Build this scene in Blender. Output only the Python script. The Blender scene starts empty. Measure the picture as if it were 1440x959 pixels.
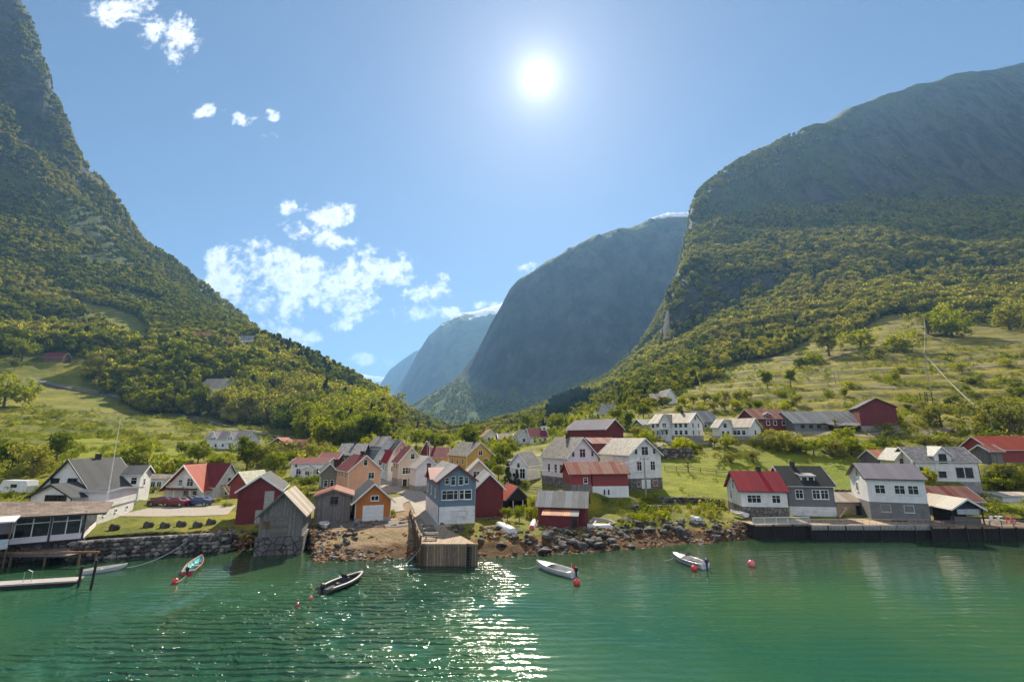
import bpy, math, random
import numpy as np
from mathutils import Vector, Matrix
R = math.radians
random.seed(7); rng = np.random.default_rng(7)
S = bpy.context.scene
COL = S.collection
# ------------------------------------------------------------------ camera
CAMZ, PITCH, FPX = 14.0, R(11.6), 660.0
cp_, sp_ = math.cos(PITCH), math.sin(PITCH)
cam = bpy.data.objects.new('camera', bpy.data.cameras.new('camera'))
COL.objects.link(cam)
cam.location = (0, 0, CAMZ); cam.rotation_euler = (R(90) + PITCH, 0, 0)
cam.data.sensor_width = 36; cam.data.lens = FPX / 1440 * 36
cam.data.clip_start = 0.5; cam.data.clip_end = 60000
S.camera = cam
# ------------------------------------------------------------------ light, sky, exposure
SUN_EL, SUN_AZ = R(40.8), R(3.7)          # azimuth from +Y towards +X
SUN_DIR = Vector((math.cos(SUN_EL) * math.sin(SUN_AZ), math.cos(SUN_EL) * math.cos(SUN_AZ), math.sin(SUN_EL)))
SUN_STRENGTH, SKY_STRENGTH, EXPOSURE = 5.0, 0.047, 1.32
sl = bpy.data.lights.new('sun', 'SUN'); sl.energy = SUN_STRENGTH; sl.angle = R(0.6); sl.color = (1, 0.90, 0.71)
sun = bpy.data.objects.new('sun', sl); COL.objects.link(sun)
sun.rotation_euler = SUN_DIR.to_track_quat('Z', 'Y').to_euler(); sun.location = (0, 0, 60)
S.view_settings.view_transform = 'Standard'; S.view_settings.look = 'None'
S.view_settings.exposure = EXPOSURE; S.view_settings.gamma = 1.0
S.render.engine = 'CYCLES'
cy = S.cycles
cy.use_denoising = True; cy.max_bounces = 6; cy.diffuse_bounces = 3; cy.glossy_bounces = 3
cy.transmission_bounces = 4; cy.volume_bounces = 0; cy.transparent_max_bounces = 6
cy.sample_clamp_indirect = 6; cy.sample_clamp_direct = 30; cy.use_adaptive_sampling = True; cy.adaptive_threshold = 0.02
cy.caustics_reflective = False; cy.caustics_refractive = False

W_ = bpy.data.worlds.new('World'); S.world = W_; W_.use_nodes = True
nt = W_.node_tree; N = nt.nodes; L = nt.links; N.clear()
def nd(t, **k):
    n = N.new(t)
    for a, v in k.items(): setattr(n, a, v)
    return n
def mth(op, a, b=None, c=None, clamp=False):
    n = nd('ShaderNodeMath', operation=op); n.use_clamp = clamp
    for i, v in enumerate((a, b, c)):
        if v is None: continue
        if isinstance(v, (int, float)): n.inputs[i].default_value = v
        else: L.new(v, n.inputs[i])
    return n.outputs[0]
def mixc(f, a, b, mode='MIX'):
    n = nd('ShaderNodeMix', data_type='RGBA', blend_type=mode)
    for i, v in ((0, f), (6, a), (7, b)):
        if isinstance(v, (int, float)): n.inputs[i].default_value = v
        elif isinstance(v, tuple): n.inputs[i].default_value = v if len(v) == 4 else v + (1,)
        else: L.new(v, n.inputs[i])
    return n.outputs[2]
def ramp01(x, lo, hi):
    n = nd('ShaderNodeMapRange', interpolation_type='SMOOTHSTEP'); L.new(x, n.inputs[0])
    n.inputs[1].default_value = lo; n.inputs[2].default_value = hi
    return n.outputs[0]
def noise(vec, scale, detail=4, rough=0.55, dist=0.0, out=0):
    n = nd('ShaderNodeTexNoise'); n.inputs['Scale'].default_value = scale
    n.inputs['Detail'].default_value = detail; n.inputs['Roughness'].default_value = rough
    n.inputs['Distortion'].default_value = dist
    if vec is not None: L.new(vec, n.inputs['Vector'])
    return n.outputs[out]
# ---- sky texture + forward-scatter aureole of the sun + cumulus
sky = nd('ShaderNodeTexSky', sky_type='NISHITA')
sky.sun_disc = False; sky.sun_elevation = SUN_EL; sky.sun_rotation = SUN_AZ
sky.air_density = 1.0; sky.dust_density = 0.3; sky.ozone_density = 2.0; sky.altitude = 0
tc = nd('ShaderNodeTexCoord'); gen = tc.outputs['Generated']
dt = nd('ShaderNodeVectorMath', operation='DOT_PRODUCT'); L.new(gen, dt.inputs[0]); dt.inputs[1].default_value = SUN_DIR
cosang = mth('MINIMUM', dt.outputs['Value'], 1.0)
ang = mth('ARCCOSINE', cosang)
def glow(width, power):
    return mth('MULTIPLY', mth('EXPONENT', mth('MULTIPLY', mth('DIVIDE', ang, width), -1.0)), power)
aur = mth('ADD', mth('ADD', glow(0.024, 16.0), glow(0.11, 2.6)), glow(0.36, 0.65))
disc = mth('MULTIPLY', mth('LESS_THAN', ang, 0.018), 60.0)
aur = mth('ADD', aur, disc)
comb = nd('ShaderNodeCombineColor')
for i, k in enumerate((1.0, 0.97, 0.90)): L.new(mth('MULTIPLY', aur, k), comb.inputs[i])
sep = nd('ShaderNodeSeparateXYZ'); L.new(gen, sep.inputs[0])
# cloud fields: patches given as (tangent of azimuth, tangent of elevation over forward distance, radii)
ysafe = mth('MAXIMUM', sep.outputs[1], 0.02)
uu = mth('DIVIDE', sep.outputs[0], ysafe); vv = mth('DIVIDE', sep.outputs[2], ysafe)
def dirof(px, py):
    a = (px - 720) / FPX; v = (479.5 - py) / FPX
    f = cp_ - v * sp_; return a / f, (sp_ + v * cp_) / f
blobs = [  # px, py, rx, ry, weight
 (175, 12, 48, 26, 1), (232, 38, 46, 24, 1), (255, 62, 26, 26, 1), (292, 158, 22, 12, .9), (345, 168, 20, 13, .9), (382, 165, 12, 10, .85), (378, 192, 20, 12, .7),
 (398, 290, 16, 14, .9), (465, 303, 36, 20, .95), (420, 330, 28, 20, 1.05), (465, 340, 42, 14, 1), (305, 366, 20, 17, 1), (370, 370, 48, 34, 1.2), (335, 400, 48, 30, 1.1), (340, 428, 56, 20, 1.1),
 (420, 385, 60, 34, 1.2), (480, 400, 60, 40, 1.2), (540, 382, 44, 30, 1.15), (412, 430, 28, 26, 1.05), (450, 425, 36, 16, 1), (594, 412, 34, 18, 1), (588, 439, 36, 13, 1.05), (518, 352, 26, 12, .95), (624, 393, 14, 11, .9),
 (400, 478, 70, 20, 1.1), (350, 468, 40, 20, 1.1), (468, 460, 26, 9, .85), (508, 505, 26, 9, .85), (543, 509, 14, 10, .85), (690, 432, 22, 8, 1), (752, 376, 22, 10, .95), (630, 440, 20, 8, .7)]
d_all = None
for (px, py, rx, ry, w) in blobs:
    u0, v0 = dirof(px, py)
    f = cp_ - (479.5 - py) / FPX * sp_
    su, sv = rx / FPX / f * .98, ry / FPX / f / f * .98
    a = mth('DIVIDE', mth('SUBTRACT', uu, u0), su); b = mth('DIVIDE', mth('SUBTRACT', vv, v0), sv)
    q = mth('SUBTRACT', w, mth('ADD', mth('MULTIPLY', a, a), mth('MULTIPLY', b, b)))
    d_all = q if d_all is None else mth('SMOOTH_MAX', d_all, q, 0.25)
cuv = nd('ShaderNodeCombineXYZ'); L.new(uu, cuv.inputs[0]); L.new(vv, cuv.inputs[1])
n1 = noise(cuv.outputs[0], 13, 8, 0.62, 0.4)
n2 = noise(cuv.outputs[0], 45, 4, 0.6)
dens = mth('ADD', mth('MULTIPLY', mth('MAXIMUM', d_all, -3.0), 0.5), mth('ADD', mth('MULTIPLY', mth('SUBTRACT', n1, 0.5), 3.6), mth('MULTIPLY', mth('SUBTRACT', n2, 0.5), 1.8)))
cm = mth('MULTIPLY', ramp01(dens, -0.05, 0.8), ramp01(sep.outputs[1], 0.05, 0.2))
body = noise(cuv.outputs[0], 22, 5, 0.6)
shade_ = ramp01(mth('ADD', dens, mth('MULTIPLY', body, 1.4)), 0.9, 2.4)
skyc = nd('ShaderNodeVectorMath', operation='SCALE'); L.new(sky.outputs[0], skyc.inputs[0]); skyc.inputs['Scale'].default_value = 0.72
base = mixc(1.0, skyc.outputs[0], comb.outputs[0], 'ADD')
skyt = nd('ShaderNodeVectorMath', operation='MULTIPLY'); L.new(skyc.outputs[0], skyt.inputs[0]); skyt.inputs[1].default_value = (.62, .66, .82)
base2 = nd('ShaderNodeVectorMath', operation='ADD'); L.new(skyt.outputs[0], base2.inputs[0]); L.new(comb.outputs[0], base2.inputs[1])
ccol = mixc(shade_, (15, 14.6, 14), (7.4, 7.4, 7.6))
tot = mixc(mth('MULTIPLY', cm, 0.93), base2.outputs[0], ccol)
# unseen bright cloud patches added behind the viewer, fill light for camera-facing walls
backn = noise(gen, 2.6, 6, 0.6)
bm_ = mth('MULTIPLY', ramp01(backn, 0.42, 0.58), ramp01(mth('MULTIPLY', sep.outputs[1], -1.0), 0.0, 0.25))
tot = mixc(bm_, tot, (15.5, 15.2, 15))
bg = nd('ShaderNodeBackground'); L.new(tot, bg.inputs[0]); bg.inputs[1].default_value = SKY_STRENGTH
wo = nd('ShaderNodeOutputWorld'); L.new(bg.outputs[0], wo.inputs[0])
W_.cycles.sampling_method = 'MANUAL'; W_.cycles.sample_map_resolution = 2048

# ------------------------------------------------------------------ view maths (only to find where things stand)
def ray(px, py):
    a = (px - 720) / FPX; v = (479.5 - py) / FPX
    return a, cp_ - v * sp_, sp_ + v * cp_
def P(px, py, Y):
    a, f, u = ray(px, py); return Vector((a / f * Y, Y, CAMZ + u / f * Y))
def G(px, py, z=0.0):
    a, f, u = ray(px, py); Y = (z - CAMZ) / (u / f); return P(px, py, Y)
def proj(x, y, z):
    F = y * cp_ + (z - CAMZ) * sp_; U = -y * sp_ + (z - CAMZ) * cp_
    return 720 + FPX * x / F, 479.5 - FPX * U / F
def z_at(y, py):
    k = (479.5 - py) / FPX
    return CAMZ + y * (k * cp_ + sp_) / (cp_ - k * sp_)
def len_to(C, d, px):
    k = (px - 720) / FPX; F0 = C.y * cp_ + (C.z - CAMZ) * sp_
    return (k * F0 - C.x) / (d[0] - k * d[1] * cp_)

# ------------------------------------------------------------------ object helpers
def tag(o, label=None, cat=None, group=None, kind=None):
    if label: o['label'] = label
    if cat: o['category'] = cat
    if group: o['group'] = group
    if kind: o['kind'] = kind
    return o
def empty(name, loc, rz=0.0):
    o = bpy.data.objects.new(name, None); COL.objects.link(o)
    o.location = loc; o.rotation_euler = (0, 0, rz); o.empty_display_size = 0.3
    return o
def copy_tree(o, parent=None):
    c = o.copy(); COL.objects.link(c); c.parent = parent
    for ch in o.children: copy_tree(ch, c)
    return c
def box_uv(me):
    uv = me.uv_layers.new(name='UVMap')
    co = np.empty(len(me.vertices) * 3); me.vertices.foreach_get('co', co); co = co.reshape(-1, 3)
    nl = len(me.loops); lv = np.empty(nl, int); me.loops.foreach_get('vertex_index', lv)
    pn = np.empty(len(me.polygons) * 3); me.polygons.foreach_get('normal', pn); pn = pn.reshape(-1, 3)
    lt = np.empty(len(me.polygons), int); me.polygons.foreach_get('loop_total', lt)
    n = np.repeat(pn, lt, axis=0)
    t = np.stack([-n[:, 1], n[:, 0], 0 * n[:, 0]], 1); ln = np.linalg.norm(t, axis=1)
    flat = ln < 0.05; t[flat] = (1, 0, 0); ln[flat] = 1; t /= ln[:, None]
    b = np.cross(n, t); p = co[lv]
    out = np.stack([(p * t).sum(1), (p * b).sum(1)], 1)
    uv.data.foreach_set('uv', out.ravel())
class MB:
    """collects shapes for ONE mesh"""
    def __init__(s): s.v = []; s.f = []; s.mi = []; s.m = 0
    def add(s, vs, fs, mi=0):
        k = len(s.v); s.v += [tuple(v) for v in vs]; s.f += [tuple(i + k for i in f) for f in fs]; s.mi += [mi] * len(fs); return s
    def box(s, a, b, mi=0):
        x0, y0, z0 = a; x1, y1, z1 = b
        vs = [(x0,y0,z0),(x1,y0,z0),(x1,y1,z0),(x0,y1,z0),(x0,y0,z1),(x1,y0,z1),(x1,y1,z1),(x0,y1,z1)]
        return s.add(vs, [(0,3,2,1),(4,5,6,7),(0,1,5,4),(1,2,6,5),(2,3,7,6),(3,0,4,7)], mi)
    def obox(s, c, ax, ay, az, mi=0):
        c = Vector(c); ax, ay, az = Vector(ax), Vector(ay), Vector(az)
        vs = [c + sx * ax + sy * ay + sz * az for sz in (-1, 1) for sx, sy in ((-1,-1),(1,-1),(1,1),(-1,1))]
        return s.add(vs, [(0,3,2,1),(4,5,6,7),(0,1,5,4),(1,2,6,5),(2,3,7,6),(3,0,4,7)], mi)
    def beam(s, p, q, w, h=None, mi=0):
        p, q = Vector(p), Vector(q); h = h or w; d = q - p; l = d.length
        if l < 1e-6: return s
        d /= l; up = Vector((0,0,1)) if abs(d.z) < .95 else Vector((1,0,0))
        sx = d.cross(up).normalized(); sz = sx.cross(d)
        return s.obox((p + q) / 2, sx * w / 2, d * l / 2, sz * h / 2, mi)
    def tube(s, pts, rad, n=8, mi=0, cap=True):
        pts = [Vector(p) for p in pts]; k0 = len(s.v)
        rad = rad if isinstance(rad, (list, tuple)) else [rad] * len(pts)
        for i, p in enumerate(pts):
            d = (pts[min(i + 1, len(pts) - 1)] - pts[max(i - 1, 0)]).normalized()
            up = Vector((0,0,1)) if abs(d.z) < .9 else Vector((1,0,0))
            a = d.cross(up).normalized(); b = a.cross(d)
            for j in range(n):
                t = 2 * math.pi * j / n; s.v.append(tuple(p + (a * math.cos(t) + b * math.sin(t)) * rad[i]))
        for i in range(len(pts) - 1):
            for j in range(n):
                j2 = (j + 1) % n
                s.f.append((k0 + i*n + j, k0 + i*n + j2, k0 + (i+1)*n + j2, k0 + (i+1)*n + j)); s.mi.append(mi)
        if cap:
            s.f.append(tuple(k0 + j for j in range(n))[::-1]); s.f.append(tuple(k0 + (len(pts)-1)*n + j for j in range(n))); s.mi += [mi, mi]
        return s
    def prism(s, prof, axis, a, b, mi=0):
        """profile [(u,z)] extruded along 'x' or 'y' from a to b"""
        n = len(prof)
        if axis == 'y': vs = [(u, a, z) for u, z in prof] + [(u, b, z) for u, z in prof]
        else: vs = [(a, -u, z) for u, z in prof] + [(b, -u, z) for u, z in prof]
        fs = [tuple(range(n)), tuple(range(2*n-1, n-1, -1))] + [(j, j+n, (j+1)%n+n, (j+1)%n) for j in range(n)]
        return s.add(vs, fs, mi)
    def sphere(s, c, r, n=10, m=6, mi=0, sq=(1,1,1)):
        k0 = len(s.v); c = Vector(c)
        for i in range(m + 1):
            t = math.pi * i / m
            for j in range(n):
                a = 2*math.pi*j/n; s.v.append((c.x + r*sq[0]*math.sin(t)*math.cos(a), c.y + r*sq[1]*math.sin(t)*math.sin(a), c.z + r*sq[2]*math.cos(t)))
        for i in range(m):
            for j in range(n):
                j2 = (j+1)%n; s.f.append((k0+i*n+j, k0+(i+1)*n+j, k0+(i+1)*n+j2, k0+i*n+j2)); s.mi.append(mi)
        return s
    def mesh(s, name, mats, smooth=False, uv=True):
        me = bpy.data.meshes.new(name); me.from_pydata(s.v, [], s.f)
        mats = mats if isinstance(mats, (list, tuple)) else [mats]
        for m in mats: me.materials.append(m)
        if len(mats) > 1: me.polygons.foreach_set('material_index', s.mi)
        if smooth: me.polygons.foreach_set('use_smooth', [True] * len(me.polygons))
        me.update()
        if uv: box_uv(me)
        return me
    def build(s, name, mats, parent=None, smooth=False, uv=True):
        o = bpy.data.objects.new(name, s.mesh(name, mats, smooth, uv)); COL.objects.link(o); o.parent = parent
        return o

# ------------------------------------------------------------------ materials
MATS = {}
def newmat(name):
    global nt, N, L
    m = bpy.data.materials.new(name); m.use_nodes = True; nt = m.node_tree; N = nt.nodes; L = nt.links; N.clear()
    MATS[name] = m; return m
def principled(**k):
    b = nd('ShaderNodeBsdfPrincipled')
    for a, v in k.items():
        a = a.replace('_', ' ')
        s_ = b.inputs[a]
        if isinstance(v, (int, float)): s_.default_value = v
        elif isinstance(v, tuple): s_.default_value = v if len(v) == 4 else v + (1,)
        else: L.new(v, s_)
    return b
def outp(sh, vol=None):
    o = nd('ShaderNodeOutputMaterial'); L.new(sh, o.inputs[0]); return o
def bump(h, strength=0.3, dist=0.02, normal=None):
    b = nd('ShaderNodeBump'); b.inputs['Strength'].default_value = strength; b.inputs['Distance'].default_value = dist
    L.new(h, b.inputs['Height'])
    if normal is not None: L.new(normal, b.inputs['Normal'])
    return b.outputs[0]
def uvc():
    t = nd('ShaderNodeTexCoord'); s_ = nd('ShaderNodeSeparateXYZ'); L.new(t.outputs['UV'], s_.inputs[0])
    return t.outputs['UV'], s_.outputs[0], s_.outputs[1], t.outputs['Object']
def tup(c, k=1.0): return (c[0]*k, c[1]*k, c[2]*k, 1)
def paint(name, col, board='h', pitch=0.16, dirt=0.35, rough=0.6, stain=None):
    """painted timber cladding with gaps, faded boards and grime"""
    if name in MATS: return MATS[name]
    m = newmat(name); uv, u, v, ob = uvc()
    c = v if board == 'h' else u
    fr = mth('FRACT', mth('DIVIDE', c, pitch))
    gap = mth('SUBTRACT', 1.0, ramp01(fr, 0.0, 0.14)) if board != 'n' else mth('MULTIPLY', fr, 0.0)
    idx = mth('FLOOR', mth('DIVIDE', c, pitch))
    wn = nd('ShaderNodeTexWhiteNoise', noise_dimensions='1D'); L.new(idx, wn.inputs['W'])
    n_ = noise(ob, 0.9, 5, 0.6); st = nd('ShaderNodeMapping'); L.new(uv, st.inputs[0])
    st.inputs['Scale'].default_value = (3.5, 0.5, 1) if board != 'h' else (0.9, 3.0, 1)
    n_2 = noise(st.outputs[0], 1.5, 5, 0.65)
    c1 = mixc(ramp01(n_, 0.42, 0.72), tup(col), stain + (1,) if stain else tup(col, 1 - dirt))
    c2 = mixc(mth('MULTIPLY', ramp01(n_2, 0.5, 0.8), dirt), c1, tup([min(1, x * .55 + .02) for x in col]))
    c3 = mixc(mth('MULTIPLY', wn.outputs[0], 0.16), c2, tup(col, 0.6))
    c4 = mixc(mth('MULTIPLY', gap, 0.5), c3, tup(col, 0.25))
    h = fr if board == 'h' else mth('MULTIPLY', gap, -1.0)
    b = principled(Base_Color=c4, Roughness=rough, Normal=bump(h, 0.5, 0.02))
    outp(b.outputs[0]); return m
def bare_wood(name, col, pitch=0.2, board='v'):
    if name in MATS: return MATS[name]
    m = newmat(name); uv, u, v, ob = uvc(); c = u if board == 'v' else v
    fr = mth('FRACT', mth('DIVIDE', c, pitch)); gap = mth('SUBTRACT', 1.0, ramp01(fr, 0.0, 0.16))
    idx = mth('FLOOR', mth('DIVIDE', c, pitch)); wn = nd('ShaderNodeTexWhiteNoise', noise_dimensions='1D'); L.new(idx, wn.inputs['W'])
    st = nd('ShaderNodeMapping'); L.new(uv, st.inputs[0]); st.inputs['Scale'].default_value = (9, 0.7, 1) if board == 'v' else (.7, 9, 1)
    g = noise(st.outputs[0], 2, 6, 0.7)
    c1 = mixc(wn.outputs[0], tup(col, 0.6), tup(col, 1.35)); c2 = mixc(ramp01(g, 0.35, 0.7), tup(col, 0.5), c1)
    c3 = mixc(mth('MULTIPLY', gap, 0.85), c2, tup(col, 0.1))
    outp(principled(Base_Color=c3, Roughness=0.85, Normal=bump(mth('SUBTRACT', g, gap), 0.6, 0.02)).outputs[0]); return m
def sheet_roof(name, col, col2, pitch=0.3, amt=0.5, rough=0.75, metal=0.0):
    """ribbed sheet roof with streaks running down the slope"""
    if name in MATS: return MATS[name]
    m = newmat(name); uv, u, v, ob = uvc()
    fr = mth('FRACT', mth('DIVIDE', u, pitch)); rib = mth('SUBTRACT', 1.0, ramp01(mth('ABSOLUTE', mth('SUBTRACT', fr, 0.5)), 0.0, 0.2))
    sheet = mth('FLOOR', mth('DIVIDE', u, 0.95)); wn = nd('ShaderNodeTexWhiteNoise', noise_dimensions='1D'); L.new(sheet, wn.inputs['W'])
    st = nd('ShaderNodeMapping'); L.new(uv, st.inputs[0]); st.inputs['Scale'].default_value = (2.4, 0.35, 1)
    g = noise(st.outputs[0], 1.2, 6, 0.65); g2 = noise(ob, 0.7, 4)
    k = mth('ADD', mth('MULTIPLY', wn.outputs[0], 0.5), mth('ADD', mth('MULTIPLY', g, 0.9), mth('MULTIPLY', g2, 0.3)))
    c1 = mixc(mth('MULTIPLY', ramp01(k, 0.55, 1.15), amt * 2, clamp=True), tup(col), tup(col2))
    c2 = mixc(mth('MULTIPLY', rib, 0.25), c1, tup(col, 0.5))
    outp(principled(Base_Color=c2, Roughness=rough, Metallic=metal, Specular_IOR_Level=.25, Normal=bump(rib, 0.8, 0.04)).outputs[0]); return m
def slate_roof(name, col, col2, sc=0.42, rough=0.6):
    """courses of slates, each its own tone, with pale lichen"""
    if name in MATS: return MATS[name]
    m = newmat(name); uv, u, v, ob = uvc()
    br = nd('ShaderNodeTexBrick'); L.new(uv, br.inputs['Vector']); br.inputs['Scale'].default_value = 1.0
    br.inputs['Brick Width'].default_value = sc; br.inputs['Row Height'].default_value = sc * 0.8; br.inputs['Mortar Size'].default_value = 0.02
    br.inputs['Color1'].default_value = tup(col, 0.6); br.inputs['Color2'].default_value = tup(col, 1.5); br.inputs['Mortar'].default_value = tup(col, 0.25)
    n_ = noise(ob, 1.6, 6, 0.7); n_2 = noise(ob, 6.5, 3, 0.6)
    c1 = mixc(mth('MULTIPLY', ramp01(n_, 0.45, 0.68), 0.75), br.outputs[0], tup(col2))
    c2 = mixc(mth('MULTIPLY', ramp01(n_2, 0.55, 0.75), 0.5), c1, tup(col, 0.4))
    outp(principled(Base_Color=c2, Roughness=rough, Normal=bump(mth('ADD', br.outputs[1], n_2), 0.5, 0.03)).outputs[0]); return m
def stone(name, col, sc=1.6):
    if name in MATS: return MATS[name]
    m = newmat(name); uv, u, v, ob = uvc()
    vo = nd('ShaderNodeTexVoronoi', feature='DISTANCE_TO_EDGE'); L.new(ob, vo.inputs['Vector']); vo.inputs['Scale'].default_value = sc
    vc = nd('ShaderNodeTexVoronoi'); L.new(ob, vc.inputs['Vector']); vc.inputs['Scale'].default_value = sc
    sv = nd('ShaderNodeSeparateXYZ'); L.new(vc.outputs['Color'], sv.inputs[0])
    e = ramp01(vo.outputs['Distance'], 0.0, 0.09); n_ = noise(ob, 5, 5, 0.6)
    c1 = mixc(sv.outputs[0], tup(col, 0.5), tup(col, 1.5)); c2 = mixc(ramp01(n_, 0.3, 0.75), tup(col, 0.6), c1)
    c3 = mixc(e, tup(col, 0.12), c2)
    outp(principled(Base_Color=c3, Roughness=0.9, Normal=bump(mth('ADD', e, mth('MULTIPLY', n_, 0.5)), 0.8, 0.08)).outputs[0]); return m
def plain(name, col, rough=0.6, metal=0.0, var=0.25, sc=3.0, bmp=0.15):
    if name in MATS: return MATS[name]
    m = newmat(name); t = nd('ShaderNodeTexCoord'); n_ = noise(t.outputs['Object'], sc, 5, 0.6)
    c = mixc(ramp01(n_, 0.3, 0.75), tup(col), tup(col, 1 - var))
    outp(principled(Base_Color=c, Roughness=rough, Metallic=metal, Normal=bump(n_, bmp, 0.02)).outputs[0]); return m
def glassm(name='window_glass'):
    if name in MATS: return MATS[name]
    m = newmat(name); t = nd('ShaderNodeTexCoord'); n_ = noise(t.outputs['Object'], 1.2, 2)
    oi = nd('ShaderNodeObjectInfo')
    c = mixc(ramp01(mth('ADD', n_, mth('MULTIPLY', oi.outputs['Random'], .3)), 0.5, 0.8), (0.006, 0.007, 0.009, 1), (0.03, 0.03, 0.034, 1))
    outp(principled(Base_Color=c, Roughness=0.06, Specular_IOR_Level=0.25, Normal=bump(n_, 0.05, 0.05)).outputs[0]); return m
GLASS = glassm()
WHITE = paint('white_clapboard', (0.80, 0.78, 0.77), 'h', 0.16, 0.26)
WHITEV = paint('white_board', (0.79, 0.78, 0.78), 'v', 0.15, 0.16)
PINKW = paint('pinkish_white_cladding', (0.80, 0.72, 0.74), 'h', 0.16, 0.12)
TRIM = plain('white_trim', (0.78, 0.78, 0.76), 0.5, var=0.15)
DKTRIM = plain('dark_trim', (0.03, 0.03, 0.035), 0.5)
REDW = paint('falun_red_boards', (0.16, 0.014, 0.020), 'v', 0.17, 0.35)
REDB = paint('weathered_red_boards', (0.30, 0.035, 0.035), 'v', 0.2, 0.5, stain=(0.16, 0.05, 0.04))
ORANGE = paint('orange_cladding', (0.52, 0.17, 0.03), 'h', 0.16, 0.2)
PEACH = paint('peach_cladding', (0.78, 0.42, 0.26), 'h', 0.14, 0.12)
PEACHS = paint('cream_yellow_cladding', (0.72, 0.58, 0.36), 'h', 0.14, 0.12)
BEIGE = paint('beige_cladding', (0.60, 0.48, 0.38), 'h', 0.14, 0.12)
YELLOW = paint('ochre_yellow_cladding', (0.68, 0.38, 0.08), 'h', 0.15, 0.15)
BLUE = paint('slate_blue_cladding', (0.15, 0.22, 0.30), 'h', 0.15, 0.15)
GREYW = paint('grey_cladding', (0.17, 0.175, 0.185), 'v', 0.15, 0.15)
OLIVE = paint('grey_green_cladding', (0.19, 0.18, 0.14), 'v', 0.16, 0.3)
PINK = paint('salmon_cladding', (0.72, 0.38, 0.33), 'h', 0.15, 0.15)
TAN = paint('tan_boards', (0.46, 0.34, 0.22), 'v', 0.18, 0.3)
CREAM = paint('cream_cladding', (0.76, 0.68, 0.55), 'h', 0.15, 0.12)
OLDW = bare_wood('weathered_grey_boards', (0.26, 0.23, 0.22))
OLDH = bare_wood('weathered_grey_planks', (0.23, 0.20, 0.18), 0.24, 'h')
BROWNW = bare_wood('brown_boards', (0.20, 0.12, 0.075))
DECK = bare_wood('deck_planks', (0.42, 0.29, 0.19), 0.15)
DARKW = bare_wood('tarred_boards', (0.035, 0.03, 0.028))
CONC = plain('concrete', (0.33, 0.31, 0.30), 0.85, var=0.4, sc=1.3, bmp=0.4)
GREYC = plain('grey_plaster', (0.20, 0.19, 0.19), 0.85, var=0.3, sc=1.3)
STONE = stone('masonry', (0.24, 0.21, 0.19)); DSTONE = stone('sea_wall_masonry', (0.17, 0.155, 0.15), 1.3)
R_RED = sheet_roof('red_sheet_roof', (0.34, 0.018, 0.028), (0.20, 0.015, 0.02), 0.4, 0.3)
R_ORED = sheet_roof('orange_red_tiles', (0.36, 0.05, 0.022), (0.26, 0.04, 0.02), 0.25, 0.3, 0.7)
R_DRED = sheet_roof('dark_red_tiles', (0.17, 0.025, 0.03), (0.10, 0.02, 0.025), 0.25, 0.3, 0.8)
R_RUST = sheet_roof('rusty_sheet_roof', (0.20, 0.032, 0.022), (0.28, 0.15, 0.11), 0.3, 0.45, 0.8)
R_ORUST = sheet_roof('orange_rust_roof', (0.45, 0.18, 0.08), (0.30, 0.10, 0.06), 0.3, 0.5, 0.7)
R_GREY = sheet_roof('grey_sheet_roof', (0.27, 0.27, 0.275), (0.16, 0.145, 0.13), 0.25, 0.4, 0.8)
R_LGREY = sheet_roof('pale_worn_roof', (0.40, 0.36, 0.31), (0.26, 0.19, 0.14), 0.3, 0.5, 0.7)
R_PURP = sheet_roof('grey_violet_tiles', (0.20, 0.17, 0.20), (0.14, 0.12, 0.14), 0.28, 0.3, 0.8)
R_BLACK = sheet_roof('black_tiles', (0.016, 0.016, 0.018), (0.03, 0.03, 0.032), 0.3, 0.2, 0.8)
R_DGREY = sheet_roof('charcoal_tiles', (0.045, 0.05, 0.058), (0.08, 0.08, 0.09), 0.3, 0.3, 0.8)
R_SLATE = slate_roof('mossy_slate', (0.155, 0.125, 0.095), (0.30, 0.26, 0.20))
R_SLATE2 = slate_roof('grey_slate', (0.12, 0.11, 0.115), (0.27, 0.25, 0.24))
R_BROWN = slate_roof('brown_felt', (0.16, 0.115, 0.09), (0.22, 0.165, 0.13), 0.8, 0.9)
R_MOSS = slate_roof('moss_green_roof', (0.14, 0.14, 0.07), (0.2, 0.2, 0.1), 0.5)
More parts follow.
